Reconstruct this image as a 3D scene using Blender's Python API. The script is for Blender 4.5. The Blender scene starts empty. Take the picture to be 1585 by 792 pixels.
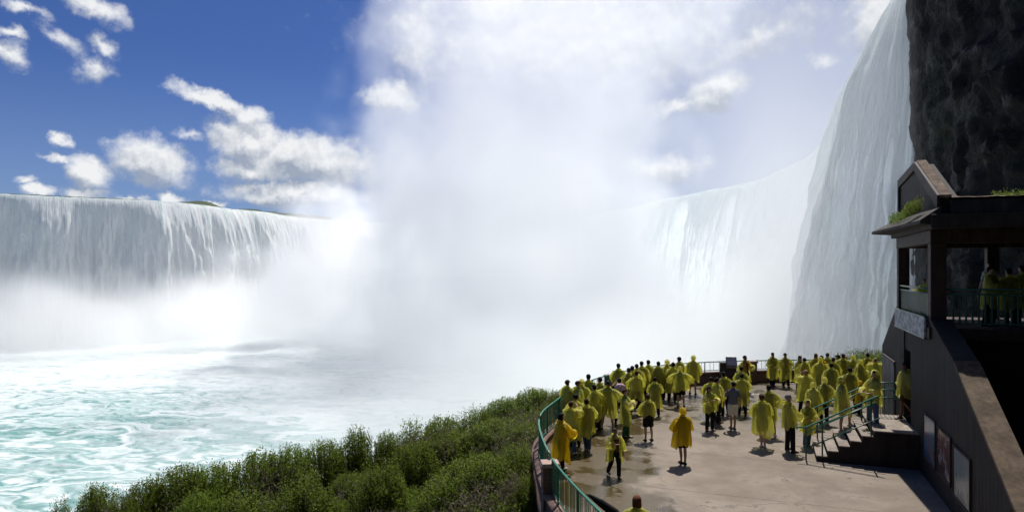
import bpy, bmesh, math, random
import numpy as np
from mathutils import Vector, Matrix, Euler

R = math.radians
scn = bpy.context.scene
COL = scn.collection

# ------------------------------------------------------------------ camera
EYE = 26.0          # metres above the lower river (z = 0)
F = 1057.0          # focal length in photograph pixels
cam_d = bpy.data.cameras.new('camera')
cam_d.sensor_width = 36.0
cam_d.lens = 24.0
cam_d.shift_y = 22.0 / 1585.0
cam_d.clip_end = 6000.0
cam_d.clip_start = 0.2
cam = bpy.data.objects.new('camera', cam_d)
COL.objects.link(cam)
cam.location = (0, 0, EYE)
cam.rotation_euler = (R(90), 0, 0)
scn.camera = cam

# ------------------------------------------------------------------ render and exposure
scn.view_settings.view_transform = 'Standard'
scn.view_settings.look = 'None'
scn.view_settings.exposure = 0.22
scn.view_settings.gamma = 1.0
scn.view_settings.use_curve_mapping = False
scn.render.engine = 'CYCLES'
cy = scn.cycles
cy.use_denoising = True
try:
    cy.denoiser = 'OPENIMAGEDENOISE'
except Exception:
    pass
cy.max_bounces = 24
cy.diffuse_bounces = 3
cy.glossy_bounces = 2
cy.transmission_bounces = 4
cy.transparent_max_bounces = 10
cy.volume_bounces = 22
cy.volume_step_rate = 2.0
cy.volume_max_steps = 128
cy.use_adaptive_sampling = True
cy.adaptive_threshold = 0.02
cy.sample_clamp_indirect = 6.0

# ------------------------------------------------------------------ sun and sky
SUN_EL = R(58)
SUN_AZ = R(20)      # to the right of straight ahead
sun_dir = Vector((math.sin(SUN_AZ) * math.cos(SUN_EL), math.cos(SUN_AZ) * math.cos(SUN_EL), math.sin(SUN_EL)))
sl = bpy.data.lights.new('sun', 'SUN')
sl.energy = 5.0
sl.angle = R(0.5)
sl.color = (1.0, 0.96, 0.90)
so = bpy.data.objects.new('sun', sl)
COL.objects.link(so)
so.rotation_euler = sun_dir.to_track_quat('Z', 'Y').to_euler()
so.location = (0, 0, 200)


class NT:
    """small helper that builds node trees"""
    def __init__(self, tree):
        self.t = tree
        self.x = 0

    def n(self, typ, **kw):
        nd = self.t.nodes.new(typ)
        self.x += 40
        nd.location = (self.x, 0)
        for k, v in kw.items():
            setattr(nd, k, v)
        return nd

    def link(self, a, b):
        self.t.links.new(a, b)

    def put(self, sock, v):
        if isinstance(v, bpy.types.NodeSocket):
            self.t.links.new(v, sock)
        elif v is not None:
            if isinstance(v, (tuple, list, Vector)) and sock.type == 'RGBA' and len(v) == 3:
                v = (*v, 1.0)
            sock.default_value = v

    def m(self, op, a, b=None, c=None, clamp=False):
        nd = self.n('ShaderNodeMath', operation=op, use_clamp=clamp)
        self.put(nd.inputs[0], a)
        self.put(nd.inputs[1], b)
        self.put(nd.inputs[2], c)
        return nd.outputs[0]

    def v(self, op, a, b=None, scale=None):
        nd = self.n('ShaderNodeVectorMath', operation=op)
        self.put(nd.inputs[0], a)
        if b is not None:
            self.put(nd.inputs[1], b)
        if scale is not None:
            self.put(nd.inputs['Scale'], scale)
        return nd.outputs['Value'] if op in ('LENGTH', 'DOT_PRODUCT', 'DISTANCE') else nd.outputs[0]

    def xyz(self, x, y, z):
        nd = self.n('ShaderNodeCombineXYZ')
        for i, q in enumerate((x, y, z)):
            self.put(nd.inputs[i], q)
        return nd.outputs[0]

    def sep(self, v):
        nd = self.n('ShaderNodeSeparateXYZ')
        self.put(nd.inputs[0], v)
        return nd.outputs

    def noise(self, vec, scale, detail=4.0, rough=0.55, dist=0.0, color=False, lac=2.0):
        nd = self.n('ShaderNodeTexNoise')
        nd.noise_dimensions = '3D'
        self.put(nd.inputs['Vector'], vec)
        self.put(nd.inputs['Scale'], scale)
        self.put(nd.inputs['Detail'], detail)
        self.put(nd.inputs['Roughness'], rough)
        self.put(nd.inputs['Lacunarity'], lac)
        self.put(nd.inputs['Distortion'], dist)
        return nd.outputs['Color'] if color else nd.outputs[0]

    def ramp(self, fac, stops, interp='LINEAR'):
        nd = self.n('ShaderNodeValToRGB')
        nd.color_ramp.interpolation = interp
        el = nd.color_ramp.elements
        while len(el) < len(stops):
            el.new(0.5)
        for e, (p, c) in zip(el, stops):
            e.position = p
            e.color = (*c, 1.0) if len(c) == 3 else c
        self.put(nd.inputs[0], fac)
        return nd.outputs[0]

    def rng(self, v, a, b, c=0.0, d=1.0, mode='SMOOTHSTEP'):
        nd = self.n('ShaderNodeMapRange', interpolation_type=mode)
        nd.clamp = True if mode == 'LINEAR' else nd.clamp
        for i, q in enumerate((v, a, b, c, d)):
            self.put(nd.inputs[i], q)
        return nd.outputs[0]

    def mix(self, f, a, b, blend='MIX'):
        nd = self.n('ShaderNodeMix', data_type='RGBA', blend_type=blend)
        nd.clamp_factor = True
        self.put(nd.inputs[0], f)
        self.put(nd.inputs[6], a)
        self.put(nd.inputs[7], b)
        return nd.outputs[2]


world = bpy.data.worlds.new("World")
scn.world = world
world.use_nodes = True
wt = world.node_tree
wt.nodes.clear()
N = NT(wt)
sky = N.n('ShaderNodeTexSky')
sky.sky_type = 'NISHITA'
sky.sun_disc = False
sky.sun_elevation = SUN_EL
sky.sun_rotation = SUN_AZ
sky.air_density = 1.0
sky.dust_density = 0.4
sky.ozone_density = 2.0
sky.altitude = 150


def build_sky():
    g = N.n('ShaderNodeTexCoord').outputs['Generated']
    s = N.sep(g)
    az = N.m('ARCTAN2', s[0], s[1])
    el = N.m('ARCSINE', s[2])
    base = N.xyz(az, el, 0.0)
    # billowing: two warps of the direction before the cloud bodies are placed in it
    w1 = N.v('SUBTRACT', N.noise(base, 9.0, 2.0, 0.5, color=True), (0.5, 0.5, 0.5))
    w2 = N.v('SUBTRACT', N.noise(base, 30.0, 6.0, 0.66, color=True), (0.5, 0.5, 0.5))
    warped = N.v('ADD', base, N.v('ADD', N.v('SCALE', w1, scale=0.045), N.v('SCALE', w2, scale=0.034)))
    warped = N.v('MULTIPLY', warped, (1, 1, 0))
    fb = N.noise(base, 42.0, 6.0, 0.56)
    CL = [(455, 248, 98, 40, 0, 1.25), (385, 216, 66, 36, -10, 1.2), (395, 256, 62, 24, 0, 1.1), (330, 155, 56, 14, -16, .95), (385, 178, 34, 20, -10, .9), (460, 297, 110, 20, 0, 1.0), (515, 262, 70, 40, 0, .9),
          (232, 252, 62, 34, -12, 1.0), (135, 262, 42, 27, -20, 1.0), (88, 238, 30, 7, -6, .8), (93, 208, 15, 11, 0, .75),
          (55, 292, 30, 10, 0, .8), (132, 296, 38, 12, 0, .8), (200, 306, 30, 6, 0, .6), (285, 213, 22, 8, 0, .45), (268, 305, 24, 9, 0, .8), (335, 314, 24, 7, 0, .8),
          (145, 8, 52, 16, -14, .62), (10, 84, 28, 20, 0, .6), (8, 47, 22, 9, 0, .55), (32, 10, 32, 8, 0, .5), (85, 50, 36, 11, -20, .34),
          (155, 60, 28, 10, -28, .45), (140, 97, 26, 20, -30, .55), (35, 275, 16, 5, 0, .45),
          (605, 150, 46, 24, 10, .9), (650, 60, 40, 60, 0, .5), (1105, 145, 52, 30, 10, .9), (1060, 160, 60, 14, 0, .6), (1360, 30, 60, 46, 30, .9), (1268, 93, 20, 8, 8, .34),
          (1020, 262, 70, 22, 0, .7), (1170, 60, 120, 30, 20, .35), (900, 60, 260, 70, 0, .6), (780, 4, 70, 30, 0, 1.0)]

    def field(co):
        dens = None
        for (px, py, rx, ry, rot, k) in CL:
            a0 = math.atan((px - 792.5) / F)
            e0 = math.atan((418 - py) / F * math.cos(a0))
            ca = math.cos(a0)
            arx = rx / F * ca * ca * 1.15
            ary = ry / F * ca * 1.15
            d = N.v('SUBTRACT', co, (a0, e0, 0))
            if rot:
                vr = N.n('ShaderNodeVectorRotate', rotation_type='Z_AXIS')
                N.put(vr.inputs['Vector'], d)
                N.put(vr.inputs['Angle'], -R(rot))
                d = vr.outputs[0]
            d = N.v('DIVIDE', d, (arx, ary, 1.0))
            q = N.m('MULTIPLY', N.m('SUBTRACT', 1.0, N.v('LENGTH', d)), k)
            dens = q if dens is None else N.m('MAXIMUM', dens, q)
        return dens
    dens = field(warped)
    above = field(N.v('ADD', warped, (0.004, 0.016, 0)))
    soft = N.m('ADD', dens, N.m('MULTIPLY', N.m('SUBTRACT', fb, 0.5), 1.0))
    alpha = N.rng(soft, -0.16, 0.56)
    # the sunward tops of each body are white, the undersides grey, as thick cumulus looks
    up = N.noise(N.v('ADD', base, (0.003, 0.010, 0)), 30.0, 5.0, 0.55)
    here = N.noise(base, 30.0, 5.0, 0.55)
    rel = N.m('SUBTRACT', here, up)
    lum = N.m('ADD', 0.62, N.m('ADD', N.m('MULTIPLY', rel, 1.2), N.m('MULTIPLY', N.m('SUBTRACT', dens, above), 0.75)))
    lum = N.m('SUBTRACT', lum, N.rng(dens, 0.3, 0.9, 0.0, 0.08))
    ccol = N.mix(N.rng(lum, 0.30, 0.95, 0.0, 1.0, 'LINEAR'), (4.4, 5.1, 6.4), (11.2, 11.4, 11.6))
    skyc = N.mix(1.0, sky.outputs[0], (0.35, 0.49, 0.87), 'MULTIPLY')
    skyc = N.mix(N.rng(el, 0.0, 0.30, 0.30, 0.0), skyc, (5.2, 6.8, 9.6))
    # summer haze whitens the sky towards the sun side
    haze = N.m('MULTIPLY', N.rng(az, -0.20, 0.26), 0.58)
    skyc = N.mix(haze, skyc, (7.3, 7.9, 9.6))
    out = N.mix(alpha, skyc, ccol)
    bg = N.n('ShaderNodeBackground')
    N.put(bg.inputs['Color'], out)
    bg.inputs['Strength'].default_value = 0.067
    o = N.n('ShaderNodeOutputWorld')
    N.link(bg.outputs[0], o.inputs[0])


build_sky()


# ------------------------------------------------------------------ helpers
def new_mat(name):
    m = bpy.data.materials.new(name)
    m.use_nodes = True
    t = m.node_tree
    b = t.nodes['Principled BSDF']
    return m, NT(t), b


def pr(b, **kw):
    names = dict(color='Base Color', rough='Roughness', metal='Metallic', spec='Specular IOR Level', sub='Subsurface Weight',
                 trans='Transmission Weight', alpha='Alpha', coat='Coat Weight', sheen='Sheen Weight')
    for k, v in kw.items():
        s = b.inputs[names[k]]
        if k == 'color' and len(v) == 3:
            v = (*v, 1)
        s.default_value = v


def setp(o, label=None, cat=None, group=None, kind=None):
    if label:
        o['label'] = label
    if cat:
        o['category'] = cat
    if group:
        o['group'] = group
    if cat and not kind:
        kind = "thing"
    if kind:
        o['kind'] = kind
    return o


def mesh_obj(name, verts, faces, mat, parent=None, smooth=False, mats=None, fm=None):
    me = bpy.data.meshes.new(name)
    me.from_pydata([tuple(v) for v in verts], [], [tuple(f) for f in faces])
    if mats:
        for q in mats:
            me.materials.append(q)
        if fm is not None:
            me.polygons.foreach_set('material_index', fm)
    elif mat:
        me.materials.append(mat)
    if smooth:
        me.polygons.foreach_set('use_smooth', [True] * len(me.polygons))
    me.update()
    o = bpy.data.objects.new(name, me)
    COL.objects.link(o)
    if parent:
        o.parent = parent
    return o


def grid_obj(name, P, mat, smooth=True, parent=None, attrs=None, uv=None, close_u=False):
    """P: (nu, nv, 3) array of points"""
    nu, nv = P.shape[:2]
    me = bpy.data.meshes.new(name)
    idx = np.arange(nu * nv).reshape(nu, nv)
    a = idx[:-1, :-1].ravel()
    b = idx[1:, :-1].ravel()
    c = idx[1:, 1:].ravel()
    d = idx[:-1, 1:].ravel()
    fc = np.stack([a, b, c, d], 1)
    if close_u:
        fc = np.concatenate([fc, np.stack([idx[-1, :-1], idx[0, :-1], idx[0, 1:], idx[-1, 1:]], 1)])
    nf = len(fc)
    me.vertices.add(nu * nv)
    me.vertices.foreach_set('co', P.reshape(-1).astype(np.float32))
    me.loops.add(nf * 4)
    me.loops.foreach_set('vertex_index', fc.ravel().astype(np.int32))
    me.polygons.add(nf)
    me.polygons.foreach_set('loop_start', (np.arange(nf) * 4).astype(np.int32))
    me.polygons.foreach_set('loop_total', np.full(nf, 4, np.int32))
    if smooth:
        me.polygons.foreach_set('use_smooth', np.ones(nf, bool))
    me.update(calc_edges=True)
    if attrs:
        for k, arr in attrs.items():
            if arr.ndim == 3:
                at = me.attributes.new(k, 'FLOAT_VECTOR', 'POINT')
                at.data.foreach_set('vector', arr.reshape(-1).astype(np.float32))
            else:
                at = me.attributes.new(k, 'FLOAT', 'POINT')
                at.data.foreach_set('value', arr.ravel().astype(np.float32))
    me.materials.append(mat)
    o = bpy.data.objects.new(name, me)
    COL.objects.link(o)
    if parent:
        o.parent = parent
    return o


def _hash(ix, iy, iz, seed):
    h = (ix.astype(np.int64) * 374761393 + iy.astype(np.int64) * 668265263 + iz.astype(np.int64) * 2147483647 + seed * 1274126177) & 0xFFFFFFFF
    h = ((h ^ (h >> 13)) * 1274126177) & 0xFFFFFFFF
    h = ((h ^ (h >> 16)) * 2246822519) & 0xFFFFFFFF
    return ((h ^ (h >> 15)) & 0xFFFFFF) / float(0xFFFFFF)


def vnoise(x, y, z=0.0, seed=1):
    x, y, z = np.broadcast_arrays(np.asarray(x, float), np.asarray(y, float), np.asarray(z, float))
    ix, iy, iz = np.floor(x), np.floor(y), np.floor(z)
    fx, fy, fz = x - ix, y - iy, z - iz
    fx, fy, fz = fx * fx * (3 - 2 * fx), fy * fy * (3 - 2 * fy), fz * fz * (3 - 2 * fz)
    r = 0
    for dx in (0, 1):
        for dy in (0, 1):
            for dz in (0, 1):
                w = (fx if dx else 1 - fx) * (fy if dy else 1 - fy) * (fz if dz else 1 - fz)
                r = r + w * _hash(ix + dx, iy + dy, iz + dz, seed)
    return r * 2 - 1


def fbm(x, y, z=0.0, octv=4, seed=1, gain=0.5, lac=2.03):
    s, a, t = 0.0, 1.0, 0.0
    x, y, z = np.asarray(x, float), np.asarray(y, float), np.asarray(z, float)
    for i in range(octv):
        s = s + a * vnoise(x, y, z, seed + i * 7)
        t += a
        a *= gain
        x, y, z = x * lac, y * lac, z * lac
    return s / t


def ss(a, b, x):
    t = np.clip((x - a) / (b - a), 0, 1)
    return t * t * (3 - 2 * t)


def catmull(pts, step):
    pts = np.array(pts, float)
    P = np.vstack([2 * pts[0] - pts[1], pts, 2 * pts[-1] - pts[-2]])
    out = []
    for i in range(1, len(P) - 2):
        for t in np.linspace(0, 1, 40, endpoint=False):
            p0, p1, p2, p3 = P[i - 1:i + 3]
            out.append(.5 * ((2 * p1) + (-p0 + p2) * t + (2 * p0 - 5 * p1 + 4 * p2 - p3) * t * t + (-p0 + 3 * p1 - 3 * p2 + p3) * t ** 3))
    out.append(pts[-1])
    out = np.array(out)
    L = np.concatenate([[0], np.cumsum(np.linalg.norm(np.diff(out, axis=0), axis=1))])
    n = max(2, int(round(L[-1] / step)) + 1)
    q = np.linspace(0, L[-1], n)
    return np.stack([np.interp(q, L, out[:, k]) for k in range(out.shape[1])], 1), q
# ------------------------------------------------------------------ the falls
CREST_Z = 52.0
CREST = [(-262, 205), (-215, 222), (-174.7, 233), (-153, 245), (-134, 258), (-121, 280), (-112, 307), (-100, 340), (-78, 366), (-45, 382), (-8, 375),
         (26, 345), (44, 300), (55, 255), (63.5, 227), (70.5, 203), (70.5, 179), (67.2, 152), (60.2, 126), (54.9, 109.5), (48.2, 92.5),
         (42.9, 80), (39.7, 71.4), (37.1, 65.0), (35.0, 59.5), (33.4, 55.0), (32.2, 51.0)]
crest, crest_s = catmull(CREST, 0.45)
ct = np.gradient(crest, axis=0)
ct /= np.linalg.norm(ct, axis=1)[:, None]
cn = np.stack([ct[:, 1], -ct[:, 0]], 1)          # towards the basin
cen = np.array([-20.0, 200.0])


def build_falls():
    n = len(crest)
    # rows: a short run of river behind the lip, the rounded lip, then the free fall
    fall_t = np.linspace(0, 1, 74)
    up = np.array([-60, -40, -26, -16, -9, -5, -2.5, -1.2])
    U = np.arange(n)
    s = crest_s
    # depth of the water over the lip varies slowly along the crest
    vel = 5.2 + 1.6 * fbm(s / 28, 3.3, octv=3, seed=5) + 1.1 * fbm(s / 6.5, 9.1, octv=2, seed=8)
    vel = np.clip(vel, 2.6, 9)
    near_end = ss(0, 16, s[-1] - s)
    vel = vel * (0.18 + 0.82 * near_end)
    lip = 0.5 * fbm(s / 11, 1.7, octv=3, seed=11)
    rows = []
    drop = []
    for u in up:
        z = CREST_Z + lip * ss(-30, 0, u) - u * 0.045 + 0.25 * fbm(s / 3.0, u / 5.0, octv=2, seed=21)
        rows.append(np.stack([crest[:, 0] - cn[:, 0] * (-u), crest[:, 1] - cn[:, 1] * (-u), z], 1))
        drop.append(np.full(n, u * 0.4))
    H = CREST_Z + 1.0

    def fall(sd, back):
        rr, dd = [], []
        for k, t in enumerate(fall_t):
            dz = H * t ** 1.55
            tt = np.sqrt(2 * dz / 9.8)
            out = vel * tt * 0.62
            # ropes of water: ridges fixed along the crest that fray on the way down
            ridge = fbm(s / 5.0 + 0.25 * fbm(s / 9, dz / 14, seed=31 + sd), dz / 46, octv=2, seed=33 + sd)
            fine = fbm(s / 1.25, dz / 12.0, octv=4, seed=37 + sd, gain=0.62)
            break_ = fbm(s / 0.9, dz / 3.2, octv=3, seed=41 + sd, gain=0.6)
            amp = ss(0, 12, dz) * (0.25 + 0.75 * near_end)
            big = fbm(s / 8.5, dz / 110, octv=2, seed=43)
            out = out + amp * (1.9 * ridge + 1.0 * fine + 2.3 * big) + ss(3, 30, dz) * 0.85 * break_ + 0.12 * fine
            out = out - back * ss(0, 14, dz) * (0.4 + 0.6 * near_end)
            rr.append(np.stack([crest[:, 0] + cn[:, 0] * out, crest[:, 1] + cn[:, 1] * out, CREST_Z + lip - dz - back * 0.02], 1))
            dd.append(np.full(n, dz))
        return rr, dd
    r1, d1 = fall(0, 0.0)
    rows += r1
    drop += d1
    P = np.stack(rows, 1)
    D = np.stack(drop, 1)
    S = np.repeat(s[:, None], P.shape[1], 1)
    A = np.stack([S, D, np.zeros_like(S)], 2)
    i_mid = int(np.argmin(np.hypot(crest[:, 0] - 26, crest[:, 1] - 345)))
    s_mid = float(s[i_mid])
    r2, d2 = fall(200, 1.9)
    P2 = np.stack(r2, 1)[:i_mid]
    D2 = np.stack(d2, 1)[:i_mid]
    S2 = np.repeat(s[:i_mid, None], P2.shape[1], 1)
    A2 = np.stack([S2, D2, np.ones_like(S2)], 2)
    m, T, b = new_mat('falling_water')
    at = T.n('ShaderNodeAttribute', attribute_name='flow').outputs['Vector']
    c = T.sep(at)
    st1 = T.noise(T.xyz(T.m('MULTIPLY', c[0], 0.85), T.m('MULTIPLY', c[1], 0.035), 0.0), 1.0, 5.0, 0.6)
    st2 = T.noise(T.xyz(T.m('MULTIPLY', c[0], 3.6), T.m('MULTIPLY', c[1], 0.16), 4.0), 1.0, 5.0, 0.65)
    st3 = T.noise(T.xyz(T.m('MULTIPLY', c[0], 0.17), T.m('MULTIPLY', c[1], 0.010), 8.0), 1.0, 2.0, 0.5)
    st4 = T.noise(T.xyz(T.m('MULTIPLY', c[0], 8.5), T.m('MULTIPLY', c[1], 0.42), 2.0), 1.0, 4.0, 0.7)
    foam = T.m('ADD', T.m('ADD', T.m('MULTIPLY', st1, 0.70), T.m('MULTIPLY', st2, 0.62)), T.m('MULTIPLY', st3, 1.05))
    foam = T.m('ADD', foam, T.m('MULTIPLY', T.m('SUBTRACT', st4, 0.5), 0.45))
    foam = T.m('ADD', foam, T.m('MULTIPLY', T.rng(c[1], 0.0, 22.0, 0.0, 1.0, 'LINEAR'), 0.13))
    f = T.rng(foam, 0.80, 1.20)
    f = T.m('MAXIMUM', f, T.m('MULTIPLY', T.rng(c[1], 0.8, 7.0), 0.42))
    col = T.mix(f, (0.28, 0.57, 0.53), (0.94, 0.965, 0.955))
    col = T.mix(T.m('MULTIPLY', T.rng(st2, 0.52, 0.36), T.m('MULTIPLY', T.rng(c[0], s_mid, s_mid + 60.0), 0.45)), col, (0.36, 0.47, 0.50))
    T.link(col, b.inputs['Base Color'])
    pr(b, rough=0.55, spec=0.3)
    bump = T.n('ShaderNodeBump')
    bump.inputs['Strength'].default_value = 0.8
    bump.inputs['Distance'].default_value = 1.3
    T.link(foam, bump.inputs['Height'])
    T.link(bump.outputs[0], b.inputs['Normal'])
    tr = T.n('ShaderNodeBsdfTranslucent')
    T.put(tr.inputs['Color'], T.mix(0.6, col, (0.96, 0.98, 0.98)))
    T.link(bump.outputs[0], tr.inputs['Normal'])
    ms = T.n('ShaderNodeMixShader')
    flank = T.m('MULTIPLY', T.rng(c[0], s_mid, s_mid + 60.0), T.m('SUBTRACT', 1.0, c[2]))
    near_cliff = T.rng(c[0], float(s[-1]) - 42.0, float(s[-1]) - 8.0, 1.0, 0.30)
    T.put(ms.inputs[0], T.m('ADD', 0.18, T.m('MULTIPLY', T.m('MULTIPLY', flank, near_cliff), 0.72)))
    T.link(b.outputs[0], ms.inputs[1])
    T.link(tr.outputs[0], ms.inputs[2])
    # the shallow clear water above and just over the lip lets the sun through to the back of the curtain
    tp = T.n('ShaderNodeBsdfTransparent')
    T.put(tp.inputs['Color'], (0.90, 0.97, 0.96, 1))
    mt = T.n('ShaderNodeMixShader')
    # the outer veil is torn into strands further down; the inner one closes behind it
    gap = T.noise(T.xyz(T.m('MULTIPLY', c[0], 1.5), T.m('MULTIPLY', c[1], 0.075), 6.0), 1.0, 6.0, 0.68)
    gap = T.m('MULTIPLY', T.m('MULTIPLY', T.rng(gap, 0.40, 0.54, 1.0, 0.0), T.rng(c[0], s_mid, s_mid + 60.0, 0.12, 0.36)), T.m('MULTIPLY', T.rng(c[1], 4.0, 22.0), T.m('SUBTRACT', 1.0, c[2])))
    T.put(mt.inputs[0], T.m('MAXIMUM', T.rng(c[1], -1.0, 1.5, 0.80, 0.04), gap))
    T.link(ms.outputs[0], mt.inputs[1])
    T.link(tp.outputs[0], mt.inputs[2])
    T.link(mt.outputs[0], m.node_tree.nodes['Material Output'].inputs[0])
    o = grid_obj('waterfall', P, m, attrs={'flow': A})
    inner = grid_obj('inner_curtain', P2, m, attrs={'flow': A2}, parent=o)
    setp(o, 'great curved curtain of white and green water falling round the basin', None, None, 'structure')
    return o


build_falls()


def build_river():
    # the basin and the river, one sheet; coarser far off
    ys = np.concatenate([np.linspace(20, 60, 30, endpoint=False), np.linspace(60, 260, 520, endpoint=False), np.linspace(260, 400, 60)])
    t = np.linspace(-1, 1, 620)
    xs = np.sign(t) * (np.abs(t) ** 1.25)
    X = np.empty((len(xs), len(ys)))
    X[:] = -60 + xs[:, None] * 230
    Y = np.repeat(ys[None, :], len(xs), 0)
    w = fbm(X / 22, Y / 9, octv=3, seed=51)
    ch = 1 - np.abs(fbm(X / 5.0 + w, Y / 3.0 + w, octv=4, seed=55, gain=0.55))
    ch2 = 1 - np.abs(fbm(X / 1.7 + w, Y / 1.1, octv=3, seed=59, gain=0.55))
    z = 0.6 * w + 0.42 * (ch ** 2 - 0.6) + 0.12 * (ch2 ** 2 - .6)
    P = np.stack([X, Y, z], 2)
    m, T, b = new_mat('river_water')
    g = T.n('ShaderNodeNewGeometry').outputs['Position']
    g = T.v('MULTIPLY', g, (1.0, 1.0, 0.0))
    wv = T.v('SUBTRACT', T.noise(T.v('MULTIPLY', g, (0.020, 0.040, 1)), 1.0, 3.0, 0.55, color=True), (0.5, 0.5, 0.5))
    wv2 = T.v('SUBTRACT', T.noise(T.v('MULTIPLY', g, (0.10, 0.20, 1)), 1.0, 3.0, 0.6, color=True), (0.5, 0.5, 0.5))
    p = T.v('ADD', g, T.v('ADD', T.v('SCALE', wv, scale=46.0), T.v('SCALE', wv2, scale=8.0)))
    big = T.noise(T.v('MULTIPLY', p, (0.017, 0.032, 1)), 1.0, 3.0, 0.5)
    n1 = T.noise(T.v('MULTIPLY', p, (0.030, 0.085, 1)), 1.0, 6.0, 0.62)
    n2 = T.noise(T.v('MULTIPLY', p, (0.22, 0.55, 1)), 1.0, 5.0, 0.65)
    r1 = T.m('SUBTRACT', 1.0, T.m('MULTIPLY', T.m('ABSOLUTE', T.m('SUBTRACT', n1, 0.5)), 7.5), clamp=True)
    r2 = T.m('SUBTRACT', 1.0, T.m('MULTIPLY', T.m('ABSOLUTE', T.m('SUBTRACT', n2, 0.5)), 6.0), clamp=True)
    s = T.sep(g)
    # more foam nearer the falls, where the boil comes up
    near = T.rng(s[1], 95.0, 185.0, 0.0, 0.30)
    v = T.m('ADD', T.m('MULTIPLY', big, 1.25), T.m('MULTIPLY', n1, 0.55))
    v = T.m('ADD', v, T.m('ADD', near, T.m('MULTIPLY', r1, 0.06)))
    v = T.m('ADD', v, T.m('MULTIPLY', r2, 0.07))
    f = T.rng(v, 0.74, 1.28)
    f = T.m('MAXIMUM', f, T.m('MULTIPLY', T.m('MULTIPLY', r2, r1), 0.22))
    deep = T.mix(T.noise(p, 0.05, 3.0), (0.11, 0.275, 0.250), (0.20, 0.38, 0.35))
    col = T.mix(f, deep, (0.60, 0.65, 0.65))
    T.link(col, b.inputs['Base Color'])
    T.link(T.rng(f, 0, 1, 0.22, 0.75, 'LINEAR'), b.inputs['Roughness'])
    pr(b, spec=0.35)
    bump = T.n('ShaderNodeBump')
    bump.inputs['Strength'].default_value = 0.35
    bump.inputs['Distance'].default_value = 0.25
    T.link(T.m('ADD', n2, T.m('MULTIPLY', T.noise(g, 1.6, 4.0), 0.5)), bump.inputs['Height'])
    T.link(bump.outputs[0], b.inputs['Normal'])
    o = grid_obj('river', P, m)
    setp(o, 'turquoise churning river streaked with white foam below the falls', None, None, 'structure')


build_river()


# ------------------------------------------------------------------ mist (a real volume on a grid)
MIST_RES = (152, 152, 72)


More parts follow.
